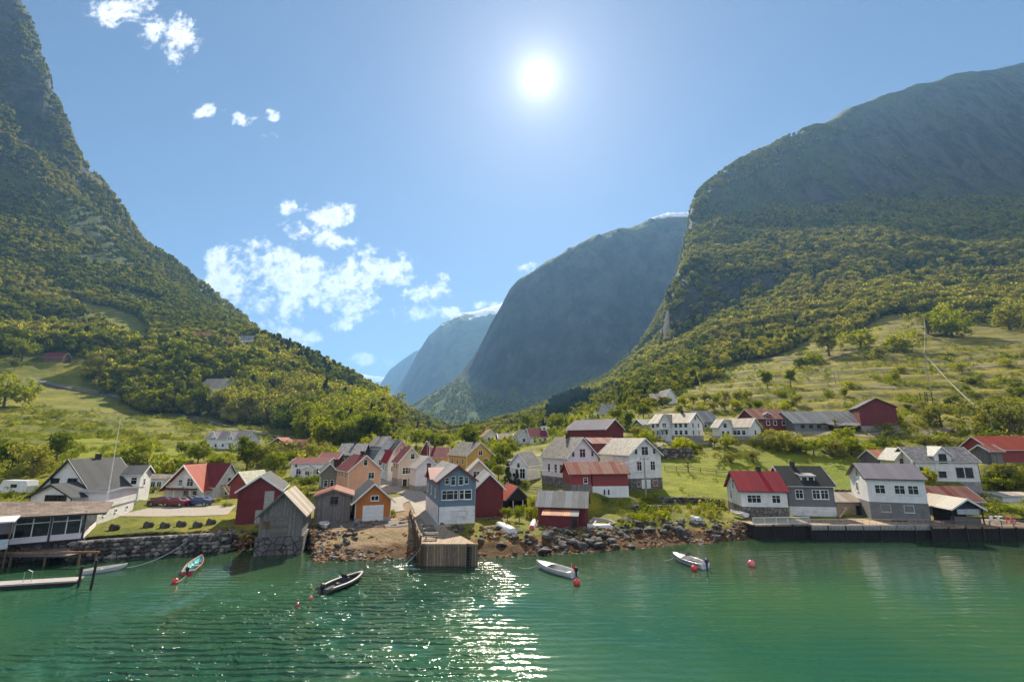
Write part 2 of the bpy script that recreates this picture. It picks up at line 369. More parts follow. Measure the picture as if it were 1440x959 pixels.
# ------------------------------------------------------------------ houses are specified first: their plots level the ground
HOUSES = []; PADS = []
QUEUE = []
def house(*a, **k): QUEUE.append((a, k))
def place_house(label, px, py, Y, th, px2, eave, ridge, depth=None, pxs=None, anchor='l', rd='y', name='house', cat='house', wall=None, roof=None,
          fnd=0.0, fmat=None, trim=None, wins=(), chim=(), ov=0.35, group=None, hip=0.0, base=None, extra=None, pad=True, wframe=None, slant=None):
    C = P(px, py, Y); t = R(th); f = (math.cos(t), math.sin(t)); b = (-math.sin(t), math.cos(t))
    Wd = abs(len_to(C, f, px2)); D = depth if depth else min(14.0, abs(len_to(C, b, pxs)))
    He = z_at(C.y, eave) - C.z
    ox = 0 if anchor == 'l' else -Wd
    O = Vector((C.x + f[0]*ox, C.y + f[1]*ox, C.z))           # front-left base corner
    if rd == 'y': q = (O.x + f[0]*Wd/2, O.y + f[1]*Wd/2)
    else: q = (C.x + b[0]*D/2, C.y + b[1]*D/2)
    Hr = z_at(q[1], ridge) - C.z
    h = dict(label=label, O=O, t=t, W=Wd, D=D, He=He, Hr=max(Hr, He + .3), rd=rd, name=name, cat=cat, wall=wall or WHITE, roof=roof or R_SLATE, fnd=fnd,
             fmat=fmat or STONE, trim=trim or TRIM, wins=wins, chim=chim, ov=ov, group=group, extra=extra, wframe=wframe, slant=slant)
    HOUSES.append(h)
    cx, cy_ = O.x + f[0]*Wd/2 + b[0]*D/2, O.y + f[1]*Wd/2 + b[1]*D/2
    if pad: PADS.append((cx, cy_, t, Wd/2 + .3, D/2 + .3, O.z - .08))
    return h
# window lists: (face, position along the face 0-1, height of its centre as a share of the eave height, width m, height m)
def row(face, us, v, w=0.9, h=1.2): return [(face, u, v, w, h) for u in us]

# --- left shore
house('dark red boathouse with tall grey door panels beside the weathered grey boathouse', 330, 738, 69.5, 20, 390, 690, 669.5, depth=9, name='boathouse', cat='boathouse', wall=REDW, roof=R_DGREY, trim=TRIM, extra='greydoor')
house('weathered grey plank boathouse standing on a stone base at the water', 362.5, 755.5, 60.8, 15, 424, 724, 693, depth=7.5, pad=False, name='boathouse', cat='boathouse', wall=OLDW, roof=R_LGREY, trim=OLDH, extra='oldboat', ov=.45)
house('grey board shed with rust streaked low roof beside the orange garage', 440.6, 734.5, 71.5, 17, 491.5, 698, 689, depth=6.5, name='shed', cat='shed', wall=OLDW, roof=R_RUST, trim=OLDH, wins=[('f', .53, .82, 1.0, 1.0)], wframe=OLDH, extra='shed')
house('orange garage with white roller door and charcoal roof', 498.5, 733.7, 72.5, 22, 548.6, 704, 680.5, depth=8.5, name='garage', cat='garage', wall=ORANGE, roof=R_DGREY, fnd=.45, fmat=CONC, extra='garage', ov=.6)
house('peach house with dark red tiled roof behind the orange garage', 488, 700, 93, 36, 533.5, 661.7, 640.7, pxs=472, wall=PEACH, roof=R_DRED, trim=TRIM,
      wins=[('f', .5, 1.28, .7, 1.0), ('f', .70, .78, 1.1, 1.1)] + row('l', (.2, .5, .8), .82, .6, 1.0) + row('l', (.4, .75), .25, .6, .9), chim=[(.5, .3)])
house('narrow grey green house beside the peach house', 450, 697, 98, 24, 472, 663, 652, depth=8, wall=OLIVE, roof=R_SLATE2, wins=row('f', (.3, .7), .5, .6, 1.2) + row('l', (.2, .5, .8), .55, .6, 1.4), rd='y')
house('low white house with dark red roof and small porch gable in the left meadow', 408, 671, 122, 2, 458, 651, 644, depth=7.5, rd='x', wall=WHITE, roof=R_DRED, wins=[('f', .25, .4, 1.6, 1.3), ('f', .82, .4, 1.6, 1.3), ('f', .14, .8, .6, .6)], extra='porchgable')
house('white house with red cross gabled roof behind the parked cars', 300, 703, 97, -7, 238, 683, 652, depth=7, anchor='r', rd='x', wall=WHITE, roof=R_DRED, wins=[('r', .55, 1.15, .9, 1.6), ('r', .5, .5, 1.0, 1.4)], extra='aframe')
house('small red shed with moss green roof beside the cross gabled white house', 345, 701, 97, -14, 322, 679, 664, depth=6, anchor='r', name='shed', cat='shed', wall=REDB, roof=R_MOSS)
# --- far-left
house('white two storey wing with charcoal roof beside the flagpole house', 192, 708, 86, 22, 157, 667, 655, depth=6, anchor='r', rd='x', wall=WHITE, roof=R_DGREY, wins=row('f', (.28, .75), .78, .8, 1.1) + row('f', (.35, .75), .38, .9, 1.1) + row('r', (.4,), .7, .8, 1.1))
house('white gabled house with black roof and blue reflecting window on the far left', 52, 712, 78, -2, 122, 688, 647, depth=9, wall=WHITE, roof=R_DGREY, trim=DKTRIM, wins=[('f', .27, 1.38, 1.2, 1.3), ('f', .62, 1.38, 1.4, 1.3)], wframe=DKTRIM, chim=[(.5, .55)])
house('low white front extension with wide window under black roof', 40, 714, 74, -2, 98, 698, 681.5, depth=4.5, name='house', cat='annexe', wall=WHITE, roof=R_DGREY, trim=DKTRIM, wins=[('f', .62, .72, 3.2, 1.2)], wframe=DKTRIM, ov=.5)
house('flat roofed white annexe with narrow door behind the white terrace', 98, 716, 76, -2, 146, 691, 688, depth=6, rd='x', name='house', cat='annexe', wall=PINKW, roof=R_DGREY, trim=TRIM, extra='annexdoor')
house('white terrace house with dark garden hedge beyond the lawn on the left', 191, 689, 118, -12, 228, 672, 667, depth=6, rd='x', wall=WHITE, roof=R_BROWN, wins=row('f', (.15, .4, .62, .85), .5, 1.2, 1.2))
# --- left hillside and far village
house('white twin gabled farmhouse with violet grey roof on the left meadow', 286, 631, 165, -8, 342, 617, 606.5, depth=9, rd='x', wall=WHITE, roof=R_PURP, wins=row('f', (.12, .3, .48, .66, .88), .35, .9, 1.1), extra='twingable')
house('red house with bright red roof among trees on the left meadow', 378, 632, 172, -4, 402, 624, 615.5, depth=7, wall=REDW, roof=R_RED, wins=row('f', (.5,), .6, 1, 1))
house('long low red house with pale orange roof left of the village', 402, 632, 172, 4, 431, 625, 618, depth=6, rd='x', wall=REDW, roof=R_ORUST, wins=row('f', (.3, .7), .5, 1, 1))
house('small dark roofed white house above the village trees', 436, 626, 182, 2, 461, 617, 609, depth=6, rd='x', wall=CREAM, roof=R_DGREY, wins=row('f', (.3, .7), .5, .9, 1))
house('grey slate roofed house with black chimney behind the peach house', 474, 656, 140, 2, 508, 639, 624, depth=9, rd='x', wall=OLIVE, roof=R_SLATE2, wins=row('f', (.2, .5, .8), .5, .9, 1.2), chim=[(.5, .5)])
house('low dark red roofed house behind the white porch gable house', 447, 662, 132, 2, 473, 645, 637, depth=7, rd='x', wall=REDW, roof=R_DRED, wins=row('f', (.3, .7), .5, .9, 1))
# --- village centre street
house('beige house with shuttered white window beside the village street', 559.5, 684, 106, 30, 592, 649, 629, pxs=551, wall=BEIGE, roof=R_DRED, wins=[('f', .58, 1.2, .9, 1.1), ('f', .35, .62, 1.9, 1.3)] + row('l', (.3, .7), .8, .7, 1.0), fnd=1.6, fmat=CONC, extra='streetdoor')
house('pale grey gabled house right of the beige street house', 584, 690, 98, 28, 616, 657, 642, pxs=575.5, wall=PINKW, roof=R_LGREY, wins=[('f', .55, 1.02, .9, 1.3), ('f', .62, .45, .9, 1.2)], fnd=.9, fmat=CONC)
house('salmon pink house with grey roof behind the beige street house', 552, 668, 126, 26, 574, 634, 619.5, depth=12, wall=PINK, roof=R_DGREY, wins=row('f', (.5,), 1.0, .9, 1.1) + row('l', (.2, .45, .7), .7, .8, 1.1))
house('white house with small red dormer roof along the village street', 545, 676, 114, 26, 558, 648, 634, depth=8, wall=WHITE, roof=R_RED, wins=row('f', (.5,), .6, .7, 1.1) + row('l', (.3, .7), .6, .8, 1.1))
house('white steep gabled house behind the peach house', 523, 672, 128, 30, 545, 648, 629, depth=12, wall=WHITE, roof=R_SLATE2, wins=row('l', (.15, .4, .65, .88), .7, .8, 1.1) + row('f', (.5,), .9, .9, 1.1))
house('tall white gabled house at the top of the village street', 532, 656, 152, 30, 558, 630, 614, depth=14, wall=WHITE, roof=R_LGREY, wins=row('l', (.15, .4, .65, .88), .7, .9, 1.1) + row('f', (.35, .65), .8, .9, 1.1), chim=[(.5, .6)])
house('low white house behind the tall street gable', 523, 636, 175, 8, 545, 622, 614, depth=8, rd='x', wall=WHITE, roof=R_LGREY, wins=row('f', (.3, .7), .5, .9, 1))
house('small yellow house with brown red roof behind the street', 605, 658, 130, 8, 630, 643, 629.5, depth=8, rd='x', wall=YELLOW, roof=R_DRED, wins=row('f', (.3, .7), .5, .9, 1.1), chim=[(.2, .5)])
house('dark maroon house between the beige house and the yellow house', 592, 650, 140, 6, 606, 634, 620, depth=8, wall=REDW, roof=R_DGREY, chim=[(.5, .5)])
house('ochre yellow house with mottled slate roof in the village centre', 656, 664, 121, 34, 692.5, 640, 622.5, pxs=631, wall=YELLOW, roof=R_SLATE, wins=[('f', .52, 1.12, 1.0, 1.1), ('f', .74, .52, 1.1, 1.9)] + row('l', (.2, .5, .8), .6, .8, 1.2), chim=[(.5, .3)])
house('pinkish white gabled house between the ochre house and the blue boathouse', 652, 688, 96, 6, 694, 668, 647.6, depth=9, wall=BEIGE, roof=R_LGREY, wins=[('f', .42, 1.02, 1.2, 1.2), ('f', .7, .5, 1.0, 1.1)])
house('slate blue boathouse with white ground floor and red roof trim by the jetty', 616, 737, 68, 17, 668, 676, 655.4, pxs=594, name='boathouse', cat='boathouse', wall=BLUE, roof=R_GREY, trim=plain('maroon_trim', (.22, .03, .05)), fnd=2.3, fmat=WHITE,
      wins=[('f', .21, .99, .5, .8), ('f', .375, .99, .55, 1.1), ('f', .59, .99, .55, 1.1), ('f', .74, .99, .5, .8), ('f', .14, .66, .55, 1.15), ('f', .30, .66, .9, 1.15), ('f', .45, .66, .55, 1.15), ('f', .62, .66, .55, 1.15), ('f', .79, .66, .9, 1.15), ('f', .66, .22, 1.1, .55)] + row('l', (.15, .45, .75), .66, .8, 1.1), extra='bluehouse')
house('tall dark red boathouse adjoining the blue boathouse', 668.8, 728, 76, 9, 707.5, 686, 666.5, depth=9, name='boathouse', cat='boathouse', wall=REDW, roof=R_GREY, trim=TRIM)
house('open fronted dark shed with red roof between the two red boathouses', 713, 721, 82, 16, 742, 701, 684.5, depth=6, name='shed', cat='shed', wall=DARKW, roof=R_ORED, trim=OLDH, extra='opengate')
house('low red boathouse with grey ribbed roof on the rocky shore', 824, 740, 69.5, -12, 757, 713, 692.3, depth=5.4, anchor='r', rd='x', name='boathouse', cat='boathouse', wall=REDW, roof=R_GREY, trim=REDW, extra='leanto')
house('small white house with slate roof left of the two large white houses', 742, 678, 101, -24, 716.5, 654, 637, depth=7.5, anchor='r', wall=WHITE, roof=R_SLATE2, wins=[('f', .5, .98, .6, .9), ('f', .72, .5, 1.1, 1.9), ('f', .25, .4, .6, .7)], fnd=.3)
house('white gabled house with mossy slate roof above the rusty red shed', 798, 686, 91, 30, 842, 643, 615.7, pxs=762.5, wall=PINKW, roof=R_SLATE, wins=[('f', .5, 1.13, 1.3, 1.5), ('f', .2, 1.1, .55, .9), ('f', .82, 1.1, .55, .9), ('f', .7, .62, .9, 1.3)] + row('l', (.3, .57, .78), .60, .8, 1.5), fnd=1.75, fmat=STONE, chim=[(.5, .55)])
house('white gabled house with stone basement and two white cellar doors', 887, 688, 90, 20, 931.5, 639, 617, depth=10.5, wall=WHITE, roof=R_SLATE, wins=[('f', .5, 1.10, 1.4, 1.5), ('f', .22, 1.08, .55, .9), ('f', .80, 1.08, .55, .9), ('f', .3, .66, .95, 1.55), ('f', .73, .66, .95, 1.55), ('f', .26, .14, .7, .7), ('f', .78, .16, .9, .8)] + row('l', (.4,), .6, .9, 1.3), fnd=1.9, fmat=STONE, extra='cellar')
house('weathered bright red shed with rusty roof in front of the white houses', 834, 699, 82, 6, 884, 665.5, 650, depth=6, rd='x', name='shed', cat='shed', wall=REDB, roof=R_RUST, trim=REDB, extra='redshed', fnd=1.75, fmat=WHITEV)
house('weathered red wing with small window joined to the rusty roofed shed', 803, 692, 81.5, 8, 832, 666, 651, depth=5.5, rd='x', name='shed', cat='shed', wall=REDB, roof=R_RUST, trim=REDB, wins=[('f', .72, .62, .6, .8)], fnd=1.2, fmat=OLDW)
house('large dark red barn with grey roof behind the white houses', 852, 620, 124, 38, 877, 603, 589.5, pxs=781, name='barn', cat='barn', wall=REDW, roof=R_PURP, trim=TRIM)
house('low red outbuilding with rusty roof below the large barn', 835, 638, 112, 18, 867, 623, 616, depth=6, rd='x', name='outbuilding', cat='shed', wall=REDW, roof=R_RUST)
house('small red outbuilding with blue grey roof under the large barn', 800, 636, 116, 18, 828, 626, 616, depth=7, rd='x', name='outbuilding', cat='shed', wall=REDW, roof=R_GREY)
house('small white church nave with dark roof in the valley', 746, 624, 185, 14, 770, 614, 602.5, depth=7, rd='x', name='church', cat='church', wall=WHITE, roof=R_DRED, wins=row('f', (.25, .55, .85), .5, .7, 1.3), extra='spire')
house('small white house with dark roof next to the church', 728.5, 626, 178, 12, 745, 614, 605, depth=8, wall=WHITE, roof=R_DGREY, wins=row('f', (.5,), .6, .8, 1.1))
house('yellow house with red brown roof far up the valley floor', 680, 622, 200, 10, 699, 613, 604, depth=11, wall=CREAM, roof=R_ORUST, wins=row('f', (.4, .7), .55, .9, 1))
house('beige low house with brown roof beside the tall dark conifer', 702, 626, 190, 8, 722, 617, 610, depth=8, rd='x', wall=BEIGE, roof=R_BROWN, wins=row('f', (.3, .7), .5, .9, 1))
# --- right terraces
house('large white three storey house with balcony above the meadow', 970, 621, 128, -46, 916, 594, 581, pxs=989.5, anchor='r', wall=WHITE, roof=R_LGREY, wins=row('f', (.07, .2, .68, .8, .93), .86, .8, 1.1) + row('f', (.07, .2, .68, .8, .93), .48, .8, 1.1) + row('r', (.3, .7), .86, .8, 1.1) + row('r', (.3, .7), .48, .8, 1.1) + [('r', .5, 1.25, .8, 1)], rd='x', chim=[(.68, .5)], fnd=1.6, fmat=CONC, extra='bigfront')
house('grey house with pale roof behind the large white house', 985, 605, 150, 10, 1010, 592, 578, depth=8, rd='x', wall=GREYW, roof=R_GREY, wins=row('f', (.3, .7), .5, .9, 1.1))
house('pale house gable left of the large white balcony house', 905, 610, 140, 8, 920, 597, 590, depth=8, rd='x', wall=GREYW, roof=R_GREY, wins=row('f', (.5,), .5, .9, 1.1))
house('white house with dormer gable and mottled roof right of the balcony house', 1055, 618, 124, -52, 1003, 600, 588.5, pxs=1071, anchor='r', rd='x', wall=WHITE, roof=R_LGREY, wins=[('f', .25, .55, .9, 1.1), ('f', .62, .55, .9, 1.1), ('f', .72, .55, .9, 1.1), ('f', .85, .55, .9, 1.1), ('r', .5, .55, .9, 1.2)], fnd=.9, fmat=CONC, extra='midgable')
house('dark red house with rusty roof and white windows on the right terrace', 1064, 605, 142, 6, 1113, 588, 575.5, depth=9, rd='x', wall=REDW, roof=R_RUST, wins=row('f', (.35, .55, .8), .62, .9, 1.2), extra='dormer')
house('long grey roofed barn between the red house and the tall red barn', 1118, 606, 140, 4, 1214, 594, 579, depth=10, rd='x', name='barn', cat='barn', wall=GREYW, roof=R_GREY, extra='barnfront')
house('tall dark red gabled barn at the right end of the terrace', 1212, 606, 133, -24, 1265, 573, 560.5, depth=12, name='barn', cat='barn', wall=REDW, roof=R_DGREY, trim=DKTRIM, fnd=1.4, fmat=CONC)
house('white house with grey roof high on the slope above the balcony house', 937, 568, 205, 8, 951, 558, 547, depth=10, wall=WHITE, roof=R_GREY, wins=row('f', (.5,), .6, .9, 1.2))
house('low white house front with pale roof high on the slope', 919, 570, 200, 4, 938, 562, 554, depth=8, rd='x', wall=WHITE, roof=R_LGREY, wins=row('f', (.3, .7), .5, 1, 1))
house('small cottage with pale grey roof half hidden on the slope', 851, 583, 205, 16, 868, 578, 569, depth=7, rd='x', name='cottage', wall=CREAM, roof=R_GREY, wins=row('f', (.5,), .5, 1, 1))
# --- right waterfront
house('white house with bright red roof and stone basement on the right shore', 1045, 727, 76, -8, 1110, 689, 663, depth=7, rd='x', wall=WHITE, roof=R_RED, wins=[('f', .28, .68, 1.9, 1.05), ('f', .76, .68, 1.1, 1.05), ('l', .5, 1.15, .7, 1.3), ('l', .3, .7, .7, 1.2)], fnd=1.55, fmat=STONE, chim=[(.62, .5)], trim=R_DGREY)
house('grey house with black roof and rooflight dormer on the right shore', 1112, 724, 78, -8, 1177, 682, 656, depth=8, rd='x', wall=GREYW, roof=R_BLACK, wins=[('f', .24, .70, 1.0, 1.25), ('f', .61, .70, 1.0, 1.25), ('f', .79, .70, 1.0, 1.25), ('f', .7, .16, 1.0, .7)], fnd=1.3, fmat=WHITE, chim=[(.4, .5)], extra='shed_dormer')
house('tan board shed with pale worn roof between the grey and white waterfront houses', 1178, 724, 79, -2, 1242, 705, 693, depth=5.5, rd='x', name='shed', cat='shed', wall=TAN, roof=R_LGREY, wins=[('f', .5, .35, 1.0, 1.4)], wframe=OLDH, ov=.3)
house('white over grey house with violet grey roof on the right quay', 1226, 729, 75, -19, 1309, 672, 652, depth=7.5, rd='x', wall=WHITEV, roof=R_PURP, wins=row('f', (.22, .56, .79), .73, 1.2, 1.15) + [('f', .27, .27, 1.1, .9), ('f', .67, .27, 1.1, .9), ('l', .5, 1.1, .7, 1.2), ('l', .4, .72, .7, 1.2)], fnd=2.45, fmat=GREYC, trim=DKTRIM)
house('white house with central dormer gable and black framed windows behind the quay', 1290, 676, 92, -14, 1380, 648, 629, depth=8, rd='x', wall=WHITE, roof=R_SLATE2, wins=[('f', .13, .45, 1.0, 1.6), ('f', .42, .45, 1.0, 1.6), ('f', .70, .45, 1.0, 1.6), ('f', .84, .45, 1.0, 1.6)], wframe=DKTRIM, trim=TRIM, extra='fronton')
house('cream gabled wing left of the black framed white house', 1262, 668, 96, -14, 1290, 645, 631, depth=6, wall=CREAM, roof=R_SLATE2, wins=[('f', .35, .8, .9, 1.3)])
house('small shed with orange rust roof behind the quay house', 1238, 655, 102, -3, 1266, 645, 633, depth=6, rd='x', name='shed', cat='shed', wall=OLDW, roof=R_ORUST)
house('rust red roofed shed with grey streaks on the right quay', 1311, 722, 80, -3, 1384, 704, 684, depth=6, rd='x', name='shed', cat='shed', wall=OLDW, roof=R_RUST)
house('striped roof kiosk with white gable boards and awning on the quay', 1342, 737, 71.8, -6, 1386, 715, 702, depth=6.5, name='kiosk', cat='kiosk', wall=DARKW, roof=R_LGREY, trim=TRIM, extra='kiosk', ov=.3)
house('barn with orange red roof at the right edge behind bushes', 1400, 650, 98, -4, 1470, 632, 614, depth=8, rd='x', name='barn', cat='barn', wall=REDB, roof=R_ORED, trim=TRIM)
house('grey lean shed beside the orange red roofed barn at the right edge', 1396, 652, 95, -4, 1412, 634, 626, depth=4, rd='x', name='shed', cat='shed', wall=OLDW, roof=R_RUST)
house('low white garage block at the far right behind the quay', 1412, 711, 86, -3, 1475, 697, 694, depth=5, rd='x', name='garage', cat='garage', wall=WHITE, roof=R_LGREY)
# --- up on the left mountain side
house('pink house with flat roof high in the wood on the left mountain', 266, 481, 500, 0, 290, 473, 467, depth=12, rd='x', wall=PINK, roof=R_ORUST, wins=row('f', (.2, .5, .8), .5, 1.6, 1.6))
house('white house high in the wood on the left mountain', 331, 485, 560, 0, 355, 478, 472, depth=12, rd='x', wall=WHITE, roof=R_GREY, wins=row('f', (.2, .5, .8), .5, 1.8, 1.8))
house('brown hut in the clearing on the left mountain', 293, 482, 520, 0, 318, 477, 473, depth=8, rd='x', name='cottage', cat='cottage', wall=BROWNW, roof=R_BROWN)
house('pale roofed farmhouse among the trees above the left road', 278, 556, 330, -10, 316, 545, 533, depth=16, rd='x', wall=CREAM, roof=R_LGREY, wins=row('f', (.3, .7), .5, 1.5, 1.5))
house('dark brown hay barn with red roof on the upper left meadow', 60, 509, 300, 4, 87, 502, 496, depth=9, rd='x', name='barn', cat='barn', wall=BROWNW, roof=R_DRED)

# ------------------------------------------------------------------ terrain (contours lifted to real distances, then interpolated)
def azr(p): return math.atan2(p[0], p[1]), math.hypot(p[0], p[1])
def line(pts):
    out = []
    for (px, py, Y) in pts:
        p = G(px, py, -Y if Y <= 0 else 0) if Y <= 0 else P(px, py, Y)
        a, r = azr(p); out.append((a, r, p.z))
    out.sort(); return np.array(out)
def lz(pts, z):
    out = []
    for (px, py) in pts:
        p = G(px, py, z); a, r = azr(p); out.append((a, r, z))
    out.sort(); return np.array(out)
shore = [(-250,796),(0,786),(110,781),(170,774),(250,770),(322,768),(342,776),(358,767),(430,767),(442,789),(500,789),(560,784),(590,782),(680,784),(760,780),(830,776),(900,770),(1000,763),(1050,758),(1072,750),(1150,748),(1440,748),(1700,748)]
bank = [(-250,768),(0,764),(130,759),(180,756),(320,750),(340,748),(362,757),(425,757),(445,743),(500,741),(570,738),(640,742),(700,748),(750,750),(830,744),(900,737),(1000,736),(1060,734),(1150,742),(1440,742),(1700,742)]
LN = [lz(shore, 0.0), lz(bank, 1.75),
 line([(p, y, 85) for p, y in [(-250,712),(0,712),(200,710),(330,712),(480,720),(560,712),(650,718),(760,706),(870,700),(950,702),(1020,708),(1200,706),(1440,700),(1700,696)]]),
 line([(p, y, 115) for p, y in [(-250,675),(0,677),(200,683),(330,680),(480,673),(560,672),(620,670),(700,664),(760,655),(870,644),(950,642),(1040,636),(1200,634),(1440,630),(1700,626)]]),
 line([(p, y, 150) for p, y in [(-250,640),(0,642),(200,648),(330,645),(400,650),(480,645),(560,645),(620,645),(700,636),(770,626),(870,608),(950,600),(1100,593),(1200,588),(1440,580),(1700,572)]]),
 line([(p, y, 220) for p, y in [(-250,600),(0,606),(100,610),(200,618),(330,622),(400,627),(480,625),(560,617),(620,620),(700,614),(770,606),(870,577),(950,562),(1100,552),(1200,540),(1440,520),(1700,505)]]),
 line([(p, y, 350) for p, y in [(-250,520),(0,545),(100,560),(200,578),(300,592),(400,605),(480,600),(560,600),(620,614),(700,606),(800,585),(870,556),(950,532),(1100,503),(1250,478),(1440,460),(1700,440)]]),
 line([(-250,440,440),(0,482,450),(100,494,460),(200,505,470),(300,512,480),(360,520,490),(420,533,500),(480,558,510),(560,592,530),(620,615,550),(700,603,550),(800,577,550),(870,545,550),(925,515,530),(1000,480,530),(1100,445,530),(1250,415,530),(1440,395,530),(1700,370,530)]),
 line([(-250,350,540),(0,425,560),(100,450,570),(200,466,590),(300,476,610),(360,481,630),(400,496,650),(450,523,650),(500,546,650),(560,577,650),(600,598,650),(640,612,690),(700,603,700),(800,572,680),(870,540,680),(925,502,640),(1000,455,640),(1060,430,640),(1120,405,640),(1250,375,640),(1440,350,640),(1700,320,640)]),
 line([(-250,180,680),(0,320,720),(100,362,740),(200,400,770),(300,442,800),(345,462,820),(400,520,850),(500,590,850),(600,614,850),(640,613,850),(700,603,880),(800,563,860),(850,545,820),(900,505,760),(925,494,740),(932,490,720),(940,420,735),(960,396,745),(1000,395,750),(1080,370,750),(1120,358,760),(1250,330,780),(1440,310,780),(1700,290,780)]),
 line([(-250,-60,820),(0,150,850),(28,190,860),(100,262,880),(200,362,920),(300,428,950),(350,463,980),(400,540,1000),(500,600,1000),(640,610,1050),(700,602,1000),(760,575,980),(800,560,980),(850,540,980),(900,498,980),(930,455,980),(945,420,980),(958,390,980),(968,352,1000),(975,335,1000),(1010,308,1050),(1100,296,1080),(1200,284,1080),(1440,280,1080),(1700,270,1080)]),
 line([(-250,-500,950),(-60,-250,960),(0,-90,980),(28,4,980),(46,34,980),(60,78,980),(72,108,985),(73,128,990),(95,168,990),(110,203,1000),(125,238,1000),(150,263,1000),(185,315,1020),(200,338,1020),(240,368,1050),(300,418,1080),(340,448,1100),(362,466,1120),(400,560,1200),(500,604,1200),(640,612,1250),(700,602,1200),(740,578,1100),(770,561,1100),(800,550,1120),(847,536,1150),(897,492,1200),(923,452,1250),(945,417,1300),(957,372,1330),(966,340,1350),(972,306,1370),(980,283,1380),(1002,263,1400),(1060,224,1450),(1120,196,1480),(1180,168,1500),(1250,140,1500),(1350,111,1500),(1440,97,1500),(1700,60,1500)]),
]
AZ = np.concatenate([np.arange(-85, -56, 1.0), np.arange(-56, -30, 0.16), np.arange(-30, 30, 0.14), np.arange(30, 56, 0.16), np.arange(56, 85.1, 1.0)]) * math.pi / 180
RR = np.concatenate([[10, 25, 38], 46 * np.exp(np.arange(0, math.log(130/46), 0.0052)), 130 * np.exp(np.arange(0, math.log(2600/130), 0.0105))])
K = len(LN); RI = np.zeros((len(AZ), K)); ZI = np.zeros((len(AZ), K))
for i, l in enumerate(LN):
    RI[:, i] = np.interp(AZ, l[:, 0], l[:, 1]); ZI[:, i] = np.interp(AZ, l[:, 0], l[:, 2])
RI[:, 1] = np.maximum(RI[:, 1], RI[:, 0] + 0.7)
for i in range(2, K): RI[:, i] = np.maximum(RI[:, i], RI[:, i-1] * 1.02 + 1)
# beyond the crest: plateau on high ground, falling to the valley floor where the crest is low
hi_ = np.clip((ZI[:, -1] - 250) / 300, 0, 1)
RI = np.column_stack([np.full(len(AZ), 10.0), RI[:, 0] * .82, RI, RI[:, -1] * 1.18, RI[:, -1] * 1.6])
ZI = np.column_stack([np.full(len(AZ), -9.0), np.full(len(AZ), -2.6), ZI, ZI[:, -1] * (0.75 + .25 * hi_) - 20, ZI[:, -1] * (0.3 + .6 * hi_) - 30])
def pchip(x, y, xq):
    h = np.diff(x); d = np.diff(y) / h; m = np.zeros(len(x))
    for k in range(1, len(x) - 1):
        if d[k-1] * d[k] > 0:
            w1, w2 = 2*h[k] + h[k-1], h[k] + 2*h[k-1]; m[k] = (w1 + w2) / (w1/d[k-1] + w2/d[k])
    m[0], m[-1] = d[0], d[-1]
    xq = np.clip(xq, x[0], x[-1]); i = np.clip(np.searchsorted(x, xq) - 1, 0, len(h) - 1); t = (xq - x[i]) / h[i]
    return ((1+2*t)*(1-t)**2*y[i] + t*(1-t)**2*h[i]*m[i] + t*t*(3-2*t)*y[i+1] + t*t*(t-1)*h[i]*m[i+1])
ZG = np.zeros((len(AZ), len(RR)))
for j in range(len(AZ)): ZG[j] = pchip(RI[j], ZI[j], RR)
# noise
def vnoise(x, y, seed=0):
    xi, yi = np.floor(x).astype(np.int64), np.floor(y).astype(np.int64); xf, yf = x - xi, y - yi
    def h(a, b):
        n = (a * 374761393 + b * 668265263 + seed * 974711) & 0x7fffffff; n = ((n ^ (n >> 13)) * 1274126177) & 0x7fffffff
        return ((n ^ (n >> 16)) & 0xffff) / 65535.0
    u, v = xf*xf*(3-2*xf), yf*yf*(3-2*yf)
    return (h(xi,yi)*(1-u)+h(xi+1,yi)*u)*(1-v) + (h(xi,yi+1)*(1-u)+h(xi+1,yi+1)*u)*v
def fbm(x, y, oct=5, seed=0, ridged=False):
    s_ = 0; a = .5; t = 0
    for o in range(oct):
        n = vnoise(x, y, seed + o * 17)
        if ridged: n = 1 - abs(2*n - 1)
        s_ = s_ + a*n; t += a; a *= .5; x, y = x*2.03 + 13.7, y*2.03 + 7.1
    return s_ / t
A_, R_ = np.meshgrid(AZ, RR, indexing='ij'); XG, YG = R_*np.sin(A_), R_*np.cos(A_)
amp = np.clip((R_ - 160) * 0.022, 0, 26) * np.clip((ZG - 6) / 20, 0, 1)
gz = np.abs(np.gradient(ZG, axis=1) / np.gradient(R_, axis=1))
ZG += amp * 1.6 * (fbm(XG/90, YG/90, 6, 3) - .5) + amp * np.clip(gz - .5, 0, 1.2) * 1.2 * (fbm(XG/45, YG/45 , 5, 9, True) - .6)
near = np.clip((ZG - .2) / 1.0, 0, 1) * np.clip(1 - (R_ - 100) / 600, 0, 1)
ZG += near * (0.7 * (fbm(XG/7, YG/7, 4, 21) - .5) + np.clip((R_-110)/60, 0, 1) * 2.2 * (fbm(XG/22, YG/22, 3, 31) - .5))
bch = np.clip(1 - np.abs(ZG - .6) / 1.5, 0, 1); ZG += bch * .55 * (fbm(XG/1.6, YG/1.6, 3, 5) - .5)
